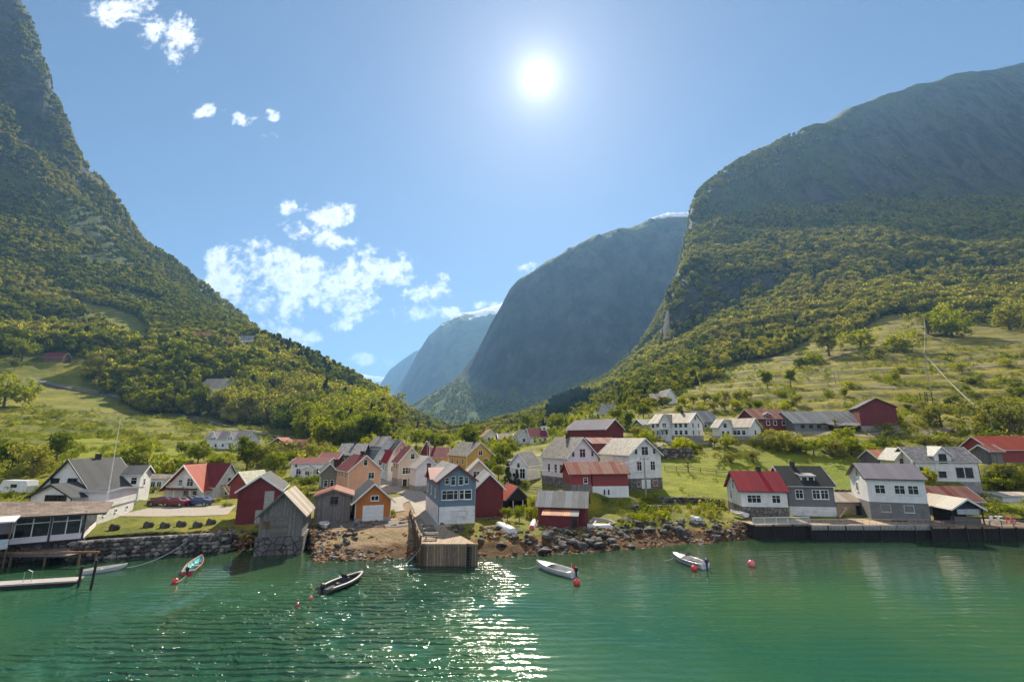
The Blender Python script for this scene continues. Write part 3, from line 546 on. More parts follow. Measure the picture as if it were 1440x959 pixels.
# terraces on the right slope and the left meadow
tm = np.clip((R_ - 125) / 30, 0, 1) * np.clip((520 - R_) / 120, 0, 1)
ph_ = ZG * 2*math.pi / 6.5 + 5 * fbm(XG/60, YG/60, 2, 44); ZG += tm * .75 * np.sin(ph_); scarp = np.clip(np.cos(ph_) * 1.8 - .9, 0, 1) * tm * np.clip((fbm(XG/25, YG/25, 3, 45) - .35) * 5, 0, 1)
def H(x, y):
    x, y = np.asarray(x, float), np.asarray(y, float)
    a = np.interp(np.arctan2(x, y), AZ, np.arange(len(AZ))); r = np.interp(np.hypot(x, y), RR, np.arange(len(RR)))
    i = np.clip(a.astype(int), 0, len(AZ)-2); j = np.clip(r.astype(int), 0, len(RR)-2); u, v = a - i, r - j
    return (ZG[i,j]*(1-u)+ZG[i+1,j]*u)*(1-v) + (ZG[i,j+1]*(1-u)+ZG[i+1,j+1]*u)*v
def hit(px, py, y0=50, y1=2400):
    a, f, u = ray(px, py); Y = y0 * np.exp(np.linspace(0, math.log(y1/y0), 1500))
    x, z = a/f*Y, CAMZ + u/f*Y; below = z <= np.maximum(H(x, Y), 0)
    if not below.any(): return None
    k = int(np.argmax(below)); yy = Y[k]; xx = a/f*yy
    return Vector((float(xx), float(yy), float(max(H(xx, yy), 0))))
for a, k in QUEUE:
    a = list(a)
    if a[3] >= 132:                                      # far plots: their distance is where the slope is met
        q = hit(a[1], a[2]); a[3] = q.y
    place_house(*a, **k)
for (cx, cy_, t, hw, hd, z) in PADS:
    dx, dy = XG - cx, YG - cy_; c, s_ = math.cos(t), math.sin(t)
    u = np.abs(dx*c + dy*s_) - hw; v = np.abs(-dx*s_ + dy*c) - hd
    d = np.hypot(np.maximum(u, 0), np.maximum(v, 0)); rad = 2.0 + 0.012 * math.hypot(cx, cy_)
    w = np.clip(1 - d / rad, 0, 1); w = w*w*(3-2*w); w = np.where(ZG < -1.2, w * .0, w)
    ZG = ZG * (1-w) + z * w
def inpoly(px, py, poly):
    r = np.zeros(px.shape, bool); n = len(poly); j = n - 1
    for i in range(n):
        (xi, yi), (xj, yj) = poly[i], poly[j]
        c = ((yi > py) != (yj > py)) & (px < (xj - xi) * (py - yi) / ((yj - yi) or 1e-9) + xi); r ^= c; j = i
    return r
def pproj(x, y, z):
    F = y*cp_ + (z-CAMZ)*sp_; F = np.where(F < 1, 1, F); U = -y*sp_ + (z-CAMZ)*cp_
    return 720 + FPX*x/F, 479.5 - FPX*U/F
# ------------------------------------------------------------------ ground masks
PX, PY = pproj(XG, YG, ZG)
PX = PX + (fbm(XG/(R_*.05), YG/(R_*.05), 4, 201) - .5) * 60; PY = PY + (fbm(XG/(R_*.05), YG/(R_*.05), 4, 202) - .5) * 26
meadowL = [(-400,505),(0,505),(58,500),(120,512),(105,545),(215,577),(330,600),(425,612),(440,640),(440,720),(-400,720)]
meadowR = [(870,602),(905,585),(960,562),(1010,530),(1050,507),(1130,485),(1200,460),(1235,445),(1300,447),(1700,470),(1700,760),(870,760)]
cliffR = [(925,500),(928,470),(945,420),(958,392),(1000,396),(1060,385),(1110,372),(1130,385),(1090,415),(1050,440),(1010,458),(960,492),(935,502)]
clearL = [(88,418),(125,432),(178,438),(205,452),(222,478),(240,492),(190,488),(150,462),(110,448)]
beachy = np.clip((1.55 - ZG) / .5, 0, 1)
beachc = inpoly(PX, PY, [(440,736),(500,736),(560,700),(600,700),(600,800),(430,800)]) * 1.0
def soft(m, n=3):
    for _ in range(n): m = (m + np.roll(m,1,0) + np.roll(m,-1,0) + np.roll(m,1,1) + np.roll(m,-1,1)) / 5
    return m
beachc = soft(beachc, 6)
slope_ = np.hypot(np.gradient(ZG, axis=1) / np.gradient(R_, axis=1), np.gradient(ZG, axis=0) / (np.gradient(A_, axis=0) * R_))
rock = np.clip((slope_ - 1.35) / .5, 0, 1) * np.clip((R_ - 250) / 200, 0, 1)
rock = np.maximum(rock, inpoly(PX, PY, cliffR) * np.clip((R_ - 500) / 50, 0, 1))
wallm = inpoly(PX, PY, [(955,345),(985,318),(1010,306),(1095,290),(1200,280),(1700,270),(1700,-300),(1440,90),(1350,105),(1250,135),(1120,190),(1060,218),(1002,258),(965,310)])
rock = np.maximum(rock, wallm * np.clip((fbm(XG/70 + 2*fbm(XG/200, YG/200, 2, 4), YG/160, 5, 78) - .36) * 4, 0, .9))
rock = np.clip(rock * (0.5 + fbm(XG/30, YG/30, 4, 77)) + np.clip(slope_ - 1.9, 0, 1), 0, 1)
dry = np.clip(inpoly(PX, PY, meadowR) * 1.0 * np.clip((R_ - 135) / 40, 0, 1), 0, 1)
dry = soft(dry, 5)
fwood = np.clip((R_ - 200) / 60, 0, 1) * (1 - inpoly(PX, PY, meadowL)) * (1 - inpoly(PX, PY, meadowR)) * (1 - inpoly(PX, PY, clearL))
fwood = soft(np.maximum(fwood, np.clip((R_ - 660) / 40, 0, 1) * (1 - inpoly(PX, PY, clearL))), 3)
lush = soft(np.maximum(inpoly(PX, PY, [(120,612),(260,622),(300,640),(240,652),(0,668),(-200,668),(-200,640)]), inpoly(PX, PY, [(925,650),(1030,640),(1110,630),(1220,645),(1220,700),(925,700)])) * 1.0, 8)
# small terraces and ledges catch shade: raise the upper right wall as bare rock
def grid_mesh(name, X, Y, Z, attrs, mat):
    a, b = X.shape; co = np.stack([X, Y, Z], -1).reshape(-1, 3)
    i = np.arange(a*b).reshape(a, b)
    q = np.stack([i[:-1, :-1], i[1:, :-1], i[1:, 1:], i[:-1, 1:]], -1).reshape(-1, 4)
    me = bpy.data.meshes.new(name); me.vertices.add(len(co)); me.vertices.foreach_set('co', co.ravel())
    me.loops.add(q.size); me.loops.foreach_set('vertex_index', q.ravel()); me.polygons.add(len(q))
    me.polygons.foreach_set('loop_start', np.arange(0, q.size, 4)); me.polygons.foreach_set('use_smooth', np.ones(len(q), bool))
    me.update(calc_edges=True)
    for k, v in attrs.items():
        at = me.attributes.new(k, 'FLOAT', 'POINT'); at.data.foreach_set('value', np.asarray(v, np.float32).ravel())
    me.materials.append(mat); o = bpy.data.objects.new(name, me); COL.objects.link(o); return o
def attr(n):
    a = nd('ShaderNodeAttribute', attribute_name=n); return a.outputs['Fac']
def scaled(vec, s):
    m = nd('ShaderNodeMapping'); L.new(vec, m.inputs[0]); m.inputs['Scale'].default_value = s if isinstance(s, tuple) else (s, s, s); return m.outputs[0]
gm = newmat('hillside_ground'); tcn = nd('ShaderNodeTexCoord'); ob = tcn.outputs['Object']
nA = noise(ob, .035, 6, .62); nB = noise(ob, .35, 6, .65); nC = noise(ob, 2.2, 4, .65); nD = noise(scaled(ob, (1, 1, 5)), .12, 5, .6)
g1 = mixc(ramp01(nA, .35, .68), (.085, .11, .008, 1), (.26, .22, .020, 1))
g2 = mixc(ramp01(nB, .38, .72), g1, (.062, .085, .016, 1))
g3 = mixc(mth('MULTIPLY', ramp01(nC, .45, .8), .65), g2, (.33, .28, .035, 1))
lsh = mixc(ramp01(nC, .3, .75), (.24, .28, .010, 1), (.13, .17, .008, 1))
g3 = mixc(mth('MULTIPLY', attr('lush'), .55), g3, lsh)
dr = mixc(ramp01(nD, .35, .65), (.30, .225, .022, 1), (.085, .085, .010, 1)); dr = mixc(mth('MULTIPLY', ramp01(nC, .5, .8), .5), dr, (.05, .06, .015, 1))
g3 = mixc(mth('MULTIPLY', attr('dry'), .75), g3, dr)
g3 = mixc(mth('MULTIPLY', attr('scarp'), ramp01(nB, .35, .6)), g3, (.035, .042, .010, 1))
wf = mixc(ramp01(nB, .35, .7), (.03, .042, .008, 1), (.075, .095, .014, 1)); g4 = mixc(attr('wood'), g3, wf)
rk = mixc(ramp01(noise(scaled(ob, (1, 1, .25)), .09, 8, .7), .3, .72), (.010, .010, .011, 1), (.05, .047, .045, 1))
rk = mixc(ramp01(noise(ob, .05, 5, .6), .5, .62), rk, (.045, .06, .018, 1))
rk = mixc(ramp01(noise(scaled(ob, (1, .6, .22)), .022, 8, .75, .6), .42, .60), rk, (.10, .095, .09, 1))
g5 = mixc(attr('rock'), g4, rk)
# shore: wrack, pebbles
wr = mixc(ramp01(noise(ob, 1.1, 6, .7), .35, .65), (.34, .15, .05, 1), (.13, .05, .025, 1))
wr = mixc(ramp01(noise(ob, 5, 4, .7), .5, .62), wr, (.24, .20, .07, 1))
sz_ = nd('ShaderNodeSeparateXYZ'); L.new(ob, sz_.inputs[0]); wet = mth('SUBTRACT', 1.0, ramp01(mth('ADD', sz_.outputs[2], mth('MULTIPLY', noise(ob, .9, 4, .6), .5)), 1.0, 1.5))
wr = mixc(mth('MULTIPLY', wet, .8), wr, (.045, .026, .012, 1))
pb = mixc(ramp01(noise(ob, 6, 4, .7), .35, .7), (.30, .21, .13, 1), (.15, .095, .06, 1)); pb = mixc(ramp01(noise(ob, 1.2, 4, .6), .5, .7), pb, (.32, .21, .07, 1))
g6 = mixc(attr('beach'), g5, mixc(mth('MULTIPLY', attr('pebble'), ramp01(mth('ADD', sz_.outputs[2], mth('MULTIPLY', noise(ob, .5, 4, .6), 1.2)), 1.0, 1.7)), wr, pb)); g6 = mixc(mth('MULTIPLY', attr('pebble'), mth('SUBTRACT', 1.0, attr('beach'))), g6, pb)
hh = mth('ADD', mth('MULTIPLY', nB, 1.2), mth('ADD', mth('MULTIPLY', nC, .5), mth('MULTIPLY', noise(ob, 9, 3, .6), .25)))
outp(principled(Base_Color=g6, Roughness=.92, Specular_IOR_Level=.2, Normal=bump(mth('MULTIPLY', noise(scaled(ob, (1, .7, .35)), .035, 9, .72, .4), attr('rock')), 1.0, 26, bump(hh, .9, .5))).outputs[0])
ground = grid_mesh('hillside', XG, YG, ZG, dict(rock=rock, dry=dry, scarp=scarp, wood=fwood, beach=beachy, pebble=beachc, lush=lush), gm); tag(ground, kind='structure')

# ------------------------------------------------------------------ mountains beyond, at their own distances
def mountain(name, lines, az0, az1, na, nr, r0, r1, mat, amp_, sc, seed):
    az = np.linspace(R(az0), R(az1), na); k = len(lines); ri = np.zeros((na, k)); zi = np.zeros((na, k))
    for i, l in enumerate(lines): ri[:, i] = np.interp(az, l[:, 0], l[:, 1]); zi[:, i] = np.interp(az, l[:, 0], l[:, 2])
    for i in range(1, k): ri[:, i] = np.maximum(ri[:, i], ri[:, i-1] * 1.02 + 5)
    rr = np.linspace(r0, r1, nr); z = np.array([pchip(np.append(ri[j], ri[j, -1] * 1.35), np.append(zi[j], zi[j, -1] * .85), rr) for j in range(na)])
    A, Rr = np.meshgrid(az, rr, indexing='ij'); X, Y = Rr*np.sin(A), Rr*np.cos(A)
    g = np.abs(np.gradient(z, axis=1) / np.gradient(Rr, axis=1)); hgt = np.clip(z / 300, 0, 1)
    # gullies running down the face
    z = z + amp_ * hgt * (fbm(X/sc, Y/sc, 7, seed) - .5) * 2 + amp_ * 1.1 * hgt * np.clip(g, 0, 1) * (fbm(X/(sc*.35) + 3*fbm(X/sc, Y/sc, 3, 5), Y/(sc*2.2), 5, seed + 3, True) - .6)
    sl = np.hypot(np.gradient(z, axis=1) / np.gradient(Rr, axis=1), np.gradient(z, axis=0) / (np.gradient(A, axis=0) * Rr))
    o = grid_mesh(name, X, Y, z, dict(steep=np.clip((sl - .75) / .6, 0, 1)), mat); tag(o, kind='structure'); return X, Y, z, sl
def mtmat(name, snow):
    m = newmat(name); t = nd('ShaderNodeTexCoord'); ob = t.outputs['Object']; s_ = nd('ShaderNodeSeparateXYZ'); L.new(ob, s_.inputs[0])
    a = noise(scaled(ob, (1, 1, .3)), .012, 9, .68); b = noise(ob, .05, 6, .7)
    rk = mixc(ramp01(a, .35, .7), (.022, .026, .03, 1), (.085, .085, .085, 1)); gr = mixc(ramp01(b, .35, .68), (.055, .085, .02, 1), (.13, .16, .035, 1))
    c = mixc(mth('MULTIPLY', attr('steep'), ramp01(a, .15, .4)), gr, rk)
    sn = ramp01(mth('ADD', s_.outputs[2], mth('MULTIPLY', mth('SUBTRACT', noise(scaled(ob, (1, 1, 2)), .006, 7, .75), .5), snow[1])), snow[0], snow[0] + 40)
    c = mixc(sn, c, (.85, .87, .9, 1))
    outp(principled(Base_Color=c, Roughness=.95, Specular_IOR_Level=.1, Normal=bump(mth('ADD', mth('MULTIPLY', b, .5), a), 1.0, 14)).outputs[0]); return m
mid = [line([(p, 640, 1250) for p in (480, 700, 1100)]),
 line([(480,625,1600),(540,612,1600),(600,604,1500),(700,598,1420),(800,590,1400),(950,570,1400),(1100,560,1400)]),
 line([(480,605,2500),(540,590,2300),(575,572,2150),(605,555,2020),(640,536,1930),(665,546,1830),(690,560,1740),(713,572,1680),(760,572,1640),(850,540,1600),(950,520,1600),(1100,500,1600)]),
 line([(480,602,2700),(530,590,2500),(572,575,2450),(605,558,2350),(636,540,2260),(655,516,2220),(670,493,2180),(690,458,2150),(706,430,2120),(716,412,2120),(728,400,2140),(762,378,2180),(800,354,2220),(830,341,2260),(870,325,2300),(915,313,2400),(950,306,2450),(975,302,2500),(1100,290,2600)])]
m_mid = mtmat('mountain_rock', (1120, 260))
MX, MY, MZ, MS = mountain('mountain', mid, -21, 27, 520, 420, 1250, 3000, m_mid, 44, 260, 50)
far1 = [line([(p, 625, 2900) for p in (440, 760)]), line([(440,610,4000),(540,590,3900),(620,570,3700),(760,560,3600)]),
 line([(440,600,5600),(520,580,5400),(548,560,5300),(562,540,5200),(575,520,5100),(588,495,5000),(604,472,4950),(622,455,4950),(645,443,5000),(668,440,5050),(690,435,5100),(712,430,5200),(760,420,5200)])]
mountain('mountain', far1, -25, 5, 300, 200, 2950, 6200, mtmat('far_mountain_rock', (1240, 700)), 45, 500, 80)
far2 = [line([(p, 620, 6200) for p in (430, 760)]), line([(430,606,7200),(540,590,6800),(620,575,6600),(760,560,6600)]),
 line([(430,600,9000),(500,580,8400),(524,556,8000),(534,541,7800),(548,521,7500),(565,506,7300),(584,494,7200),(620,480,7200),(760,470,7200)])]
mountain('mountain', far2, -25, 5, 200, 120, 6300, 9500, mtmat('far_ridge_rock', (1750, 500)), 60, 800, 81)
far3 = [line([(p, 612, 10500) for p in (380, 700)]), line([(380,560,13000),(480,530,12500),(492,527,12500),(505,525,12500),(518,527,12500),(532,528,12500),(545,531,12500),(580,530,12500),(700,530,12500)])]
mountain('mountain', far3, -30, 0, 160, 80, 10500, 15500, mtmat('snowy_mountain_rock', (1350, 900)), 120, 900, 83)

# ------------------------------------------------------------------ water
wm = newmat('fjord_water'); t = nd('ShaderNodeTexCoord'); ob = t.outputs['Object']
sx = nd('ShaderNodeSeparateXYZ'); L.new(ob, sx.inputs[0])
def gauss2(cx, cy_, rx, ry, rot):
    mp = nd('ShaderNodeMapping', vector_type='TEXTURE'); L.new(ob, mp.inputs[0]); mp.inputs['Location'].default_value = (cx, cy_, 0)
    mp.inputs['Rotation'].default_value = (0, 0, R(rot)); mp.inputs['Scale'].default_value = (rx, ry, 1)
    ln = nd('ShaderNodeVectorMath', operation='LENGTH'); L.new(mp.outputs[0], ln.inputs[0]); return mth('SUBTRACT', 1.0, ramp01(ln.outputs['Value'], .25, 1.25))
def rot_(v, a, sc):
    m = nd('ShaderNodeMapping'); L.new(v, m.inputs[0]); m.inputs['Rotation'].default_value = (0, 0, R(a)); m.inputs['Scale'].default_value = sc; return m.outputs[0]
gust = mth('MAXIMUM', gauss2(-17, 31, 17, 21, 0), gauss2(-10, 49, 10, 12, 0))
gust = mth('MULTIPLY', gust, ramp01(noise(ob, .13, 3, .5), .28, .52))
w1 = nd('ShaderNodeTexWave', wave_type='BANDS', bands_direction='Y'); L.new(scaled(ob, (.55, 1.25, 1)), w1.inputs[0]); w1.inputs['Scale'].default_value = .28
w1.inputs['Distortion'].default_value = 5; w1.inputs['Detail'].default_value = 3; w1.inputs['Detail Scale'].default_value = 1.3; w1.inputs['Detail Roughness'].default_value = .5
n1 = noise(rot_(scaled(ob, (1, 1, 1)), 14, (.72, 1.1, 1)), .80, 4, .52, 1.0); n2 = noise(scaled(ob, (.7, 1.4, 1)), 3.0, 3, .5); n3 = noise(scaled(ob, (.35, 1, 1)), .45, 2, .5)
h = mth('ADD', mth('MULTIPLY', mth('ADD', mth('MULTIPLY', w1.outputs[1], .10), mth('MULTIPLY', n1, .34)), mth('ADD', mth('MULTIPLY', gust, 4.2), .085)),
       mth('ADD', mth('MULTIPLY', n2, mth('ADD', mth('MULTIPLY', gust, .016), .006)), mth('MULTIPLY', n3, .07)))
nv = bump(h, 1.0, 1.0)
dp = ramp01(noise(ob, .05, 3, .5), .3, .7)
wc = mixc(dp, (.013, .072, .043, 1), (.034, .095, .038, 1))
shal = mth('MULTIPLY', ramp01(mth('ADD', sx.outputs[1], mth('MULTIPLY', noise(ob, .12, 3, .6), 8)), 50, 63), .65)
wc = mixc(shal, wc, (.022, .028, .012, 1))
outp(principled(Base_Color=wc, Roughness=.10, IOR=1.33, Specular_IOR_Level=.5, Normal=nv).outputs[0])
wb = MB(); XS = [-6000, -1200, -300, -60, 60, 300, 1200, 6000]; YS = [-5000, -800, -100, 0, 100, 300, 800]
vs = [(x, y, 0) for y in YS for x in XS]; n = len(XS)
wb.add(vs, [(j*n+i, j*n+i+1, (j+1)*n+i+1, (j+1)*n+i) for j in range(len(YS)-1) for i in range(n-1)])
tag(wb.build('water', wm, uv=False), kind='structure')
bedb = MB(); bedb.add([(-7000,-6000,-12),(7000,-6000,-12),(7000,16000,-12),(-7000,16000,-12)], [(0,1,2,3)]); tag(bedb.build('sea_bed', plain('silt', (.06,.08,.06), .9)), kind='structure')

# ------------------------------------------------------------------ haze
hz = newmat('valley_haze'); pv = nd('ShaderNodeVolumePrincipled'); pv.inputs['Color'].default_value = (.27, .55, 1.0, 1)
pv.inputs['Density'].default_value = 0.000105; pv.inputs['Anisotropy'].default_value = .25
mo = nd('ShaderNodeOutputMaterial'); L.new(pv.outputs[0], mo.inputs['Volume'])
hb = MB().box((-9000, -7000, -15), (9000, 17000, 2450)); tag(hb.build('haze', hz, uv=False), kind='stuff')

# ------------------------------------------------------------------ foliage
def leafmat(name, c1, c2, trans=.28):
    m = newmat(name); g = nd('ShaderNodeNewGeometry'); oi = nd('ShaderNodeObjectInfo'); t = nd('ShaderNodeTexCoord')
    k = mth('ADD', mth('MULTIPLY', g.outputs['Random Per Island'], .45), mth('MULTIPLY', oi.outputs['Random'], .75))
    c = mixc(ramp01(k, .1, 1.1), tup(c1), tup(c2))
    d = nd('ShaderNodeBsdfDiffuse'); L.new(c, d.inputs[0]); tr = nd('ShaderNodeBsdfTranslucent')
    L.new(mixc(1.0, c, (1.75, 1.8, .55, 1), 'MULTIPLY'), tr.inputs[0])
    mx = nd('ShaderNodeMixShader'); mx.inputs[0].default_value = trans; L.new(d.outputs[0], mx.inputs[1]); L.new(tr.outputs[0], mx.inputs[2]); outp(mx.outputs[0]); return m
LEAF = leafmat('broad_leaves', (.075, .10, .014), (.19, .21, .03), .38)
LEAFP = leafmat('pale_leaves', (.15, .16, .045), (.27, .25, .075), .38)
LEAFY = leafmat('yellow_green_leaves', (.19, .21, .02), (.30, .29, .03), .42)
FLEAF = leafmat('wood_leaves', (.095, .115, .010), (.22, .225, .026), .6); FLEAFY = leafmat('wood_yellow_leaves', (.20, .21, .018), (.33, .31, .03), .55); FLEAFP = leafmat('wood_pale_leaves', (.20, .18, .045), (.38, .34, .09), .55)
LEAFD = leafmat('conifer_needles', (.018, .032, .014), (.035, .055, .02), .2)
BARK = plain('bark', (.12, .09, .065), .9, bmp=.5)
OUT = [.6]
def leaf_quads(rnd, cen, nrm_out, n, size, spread, V, F):
    for _ in range(n):
        p = cen + rnd.normal(0, spread, 3); q = rnd.normal(0, 1, 3) + nrm_out * OUT[0]; q /= np.linalg.norm(q)
        a = np.cross(q, rnd.normal(0, 1, 3)); a /= np.linalg.norm(a) + 1e-9; b = np.cross(q, a)
        s1 = size * rnd.uniform(.6, 1.25); k = len(V)
        V += [tuple(p - a*s1), tuple(p + b*s1*.6 - a*s1*.1), tuple(p + a*s1), tuple(p - b*s1*.6 + a*s1*.1)]; F.append((k, k+1, k+2, k+3))
def crown_mesh(name, seed, mat, nc, nl, size, shape='round', w=.36, h0=.22):
    """unit height tree crown made of leaf clumps spread through lobes"""
    rnd = np.random.default_rng(seed); V, F = [], []
    if shape == 'cone':
        for i in range(nc):
            z = h0 + (1 - h0) * (i / nc) ** 1.05; r = w * (1 - z) ** .9 * rnd.uniform(.6, 1.1); a = rnd.uniform(0, 6.28)
            c = np.array([math.cos(a)*r, math.sin(a)*r, z - r*.25]); leaf_quads(rnd, c, c*0, nl, size, size*1.1, V, F)
    else:
        lobes = [(np.array([rnd.normal(0, w*.42), rnd.normal(0, w*.42), rnd.uniform(h0 + .16, .84)]), rnd.uniform(.13, .22) * (w/.36)) for _ in range(9 if shape == 'round' else 12)]
        lobes.append((np.array([0, 0, .62]), .26 * (w/.36)))
        if shape == 'tall': lobes = [(np.array([l[0][0]*.55, l[0][1]*.55, l[0][2]]), l[1]*.7) for l in lobes]
        for i in range(nc):
            c0, r = lobes[i % len(lobes)]; d = rnd.normal(0, 1, 3); d /= np.linalg.norm(d)
            c = c0 + d * r * rnd.uniform(.72, 1.05) * np.array([1, 1, .85]); c[2] = min(max(c[2], h0*.8), 1.0)
            leaf_quads(rnd, c, d, nl, size, size*1.15, V, F)
    me = bpy.data.meshes.new(name); me.from_pydata(V, [], F); me.materials.append(mat); me.update(); return me
def trunk_mesh(name, seed, h0=.3, rad=.022, limbs=6, w=.3, top=.8):
    rnd = random.Random(seed); m = MB(); bend = [(0,0,-.06)]; x = y = 0
    for i in range(1, 6): x += rnd.uniform(-.012, .012); y += rnd.uniform(-.012, .012); bend.append((x, y, top*i/5))
    m.tube(bend, [rad*1.4, rad, rad*.85, rad*.65, rad*.4, rad*.15], 7)
    for i in range(limbs):
        z = h0*.75 + (top-h0)*i/limbs*.8; a = rnd.uniform(0, 6.28); l = w*rnd.uniform(.6, 1)
        m.tube([(0,0,z), (math.cos(a)*l*.5, math.sin(a)*l*.5, z+.09), (math.cos(a)*l, math.sin(a)*l, z+.2)], [rad*.55, rad*.35, rad*.08], 5)
    return m.mesh(name, BARK, smooth=True, uv=False)
# near trees: (crown mesh, trunk mesh)
NEAR = {
 'broadleaf': [(crown_mesh('crown', 10+i, LEAF, 120, 26, .030, 'round', .40, .2), trunk_mesh('trunk', i)) for i in range(4)],
 'pale': [(crown_mesh('crown', 20+i, LEAFP, 110, 22, .034, 'round', .46, .06), trunk_mesh('trunk', 20+i, .25, .028, 8, .42)) for i in range(3)],
 'yellow': [(crown_mesh('crown', 30+i, LEAFY, 120, 24, .034, 'round', .46, .04), trunk_mesh('trunk', 30+i, .2, .025, 7, .35)) for i in range(3)],
 'tall': [(crown_mesh('crown', 40+i, LEAF, 110, 24, .028, 'tall', .36, .14), trunk_mesh('trunk', 40+i, .2, .018)) for i in range(3)],
 'conifer': [(crown_mesh('crown', 50+i, LEAFD, 150, 20, .022, 'cone', .24, .06), trunk_mesh('trunk', 50+i, .1, .018, 0, .2, .95)) for i in range(2)],
 'bare': [(crown_mesh('crown', 60, LEAFP, 26, 8, .02, 'round', .5, .3), trunk_mesh('trunk', 60, .25, .03, 16, .5, .75))],
 'bush': [(crown_mesh('foliage', 70+i, (LEAF, LEAFY, LEAFP)[i], 90, 18, .05, 'round', .75, -.05), None) for i in range(3)],
}
TREE_FOOT = []
def tree(kind, x, y, h, label=None, group=None, z=None, var=None, name=None, wide=1.0):
    c, t = NEAR[kind][random.randrange(len(NEAR[kind])) if var is None else var]
    z = float(H(x, y)) if z is None else z
    nm = name or {'conifer': 'conifer_tree', 'bush': 'bush', 'pale': 'fruit_tree', 'bare': 'fruit_tree'}.get(kind, 'broadleaf_tree')
    cat = 'bush' if kind == 'bush' else 'tree'; rz = random.uniform(0, 6.28)
    if t is None:
        o = bpy.data.objects.new(nm, c); COL.objects.link(o); o.location = (x, y, z - .05*h); o.rotation_euler = (0, 0, rz); o.scale = (h*wide, h*wide, h)
        o.rotation_euler.z = rz
    else:
        o = empty(nm, (x, y, z), rz)
        for n_, me in (('crown', c), ('trunk', t)):
            p = bpy.data.objects.new(n_, me); COL.objects.link(p); p.parent = o; p.scale = (h*wide, h*wide, h)
    tag(o, label, cat, group); TREE_FOOT.append((x, y, h*.3)); return o
# forest prototypes for the mass
OUT[0] = 1.8
def lumpy(name, seed, mat, w, h0, lobes, cards, csize, cone=False):
    rnd = np.random.default_rng(seed); V, F = [], []; b = MB()
    for i in range(lobes):
        if cone: z = h0 + .12 + (.8 - h0)*i/lobes; r = w*(1.08 - z)*1.1; c = np.array([rnd.normal(0, .012), rnd.normal(0, .012), z]); sq = (1, 1, .9)
        else:
            a = i*2.4 + rnd.uniform(-.4, .4); q = rnd.uniform(.1, 1)**.5 * w*.62; z = h0 + .2 + (.62 - h0) * rnd.uniform(0, 1) * (1.15 - q/w); c = np.array([math.cos(a)*q, math.sin(a)*q, z]); r = w*rnd.uniform(.30, .45); sq = (1, 1, rnd.uniform(.8, 1.1))
        k0 = len(b.v); b.sphere(tuple(c), r, 8, 5, sq=sq)
        for k in range(k0, len(b.v)):
            v = np.array(b.v[k]); v += rnd.normal(0, r*.16, 3); b.v[k] = tuple(v)
        for _ in range(cards // lobes):
            d = rnd.normal(0, 1, 3); d /= np.linalg.norm(d); leaf_quads(rnd, c + d*r*rnd.uniform(.9, 1.15), d, 2, csize, csize*.7, V, F)
    n = len(b.v); b.v += V; b.f += [tuple(i+n for i in f) for f in F]
    me = bpy.data.meshes.new(name); me.from_pydata(b.v, [], b.f); me.materials.append(mat); me.update(); return bpy.data.objects.new(name, me)
def proto(name, seed, mat, nc, nl, size, shape, w, h0):
    c = crown_mesh(name, seed, mat, nc, nl, size, shape, w, h0); o = bpy.data.objects.new(name, c); return o
FC = bpy.data.collections.new('forest_kinds')
for i in range(4): FC.objects.link(lumpy('a%d' % i, 100+i, FLEAF, .34, .04, 9, 170, .038))
for i in range(2): FC.objects.link(lumpy('b%d' % i, 110+i, FLEAFY, .38, .02, 9, 170, .040))
for i in range(2): FC.objects.link(lumpy('c%d' % i, 120+i, FLEAFP, .34, .06, 8, 170, .038))
for i in range(2): FC.objects.link(lumpy('d%d' % i, 130+i, FLEAF, .25, .02, 9, 170, .034))
for i in range(1): FC.objects.link(lumpy('e%d' % i, 140+i, LEAFD, .22, .0, 8, 120, .028, True))
def scatter(name, pts, sc, idx, coll, label, cat):
    me = bpy.data.meshes.new(name); me.vertices.add(len(pts)); me.vertices.foreach_set('co', np.asarray(pts, np.float32).ravel())
    for n_, v, ty in (('sc', sc, 'FLOAT'), ('rz', rng.uniform(0, 6.28, len(pts)), 'FLOAT'), ('ix', idx, 'INT')):
        a = me.attributes.new(n_, ty, 'POINT'); a.data.foreach_set('value', np.asarray(v, np.int32 if ty == 'INT' else np.float32))
    o = bpy.data.objects.new(name, me); COL.objects.link(o); tag(o, label, cat, kind='stuff')
    ng = bpy.data.node_groups.new(name, 'GeometryNodeTree'); ng.interface.new_socket('Geometry', in_out='INPUT', socket_type='NodeSocketGeometry'); ng.interface.new_socket('Geometry', in_out='OUTPUT', socket_type='NodeSocketGeometry')
    a = ng.nodes.new('NodeGroupInput'); z = ng.nodes.new('NodeGroupOutput'); ip = ng.nodes.new('GeometryNodeInstanceOnPoints')
    ci = ng.nodes.new('GeometryNodeCollectionInfo'); ci.inputs[0].default_value = coll; ci.inputs['Separate Children'].default_value = True; ci.inputs['Reset Children'].default_value = True
    def at(n_, ty):
        k = ng.nodes.new('GeometryNodeInputNamedAttribute'); k.data_type = ty; k.inputs[0].default_value = n_; return k.outputs[0]
    cx = ng.nodes.new('ShaderNodeCombineXYZ'); ng.links.new(at('rz', 'FLOAT'), cx.inputs[2])
    ng.links.new(a.outputs[0], ip.inputs['Points']); ng.links.new(ci.outputs[0], ip.inputs['Instance']); ip.inputs['Pick Instance'].default_value = True
    ng.links.new(at('ix', 'INT'), ip.inputs['Instance Index']); ng.links.new(cx.outputs[0], ip.inputs['Rotation']); ng.links.new(at('sc', 'FLOAT'), ip.inputs['Scale'])
    ng.links.new(ip.outputs[0], z.inputs[0]); md = o.modifiers.new('scatter', 'NODES'); md.node_group = ng; return o
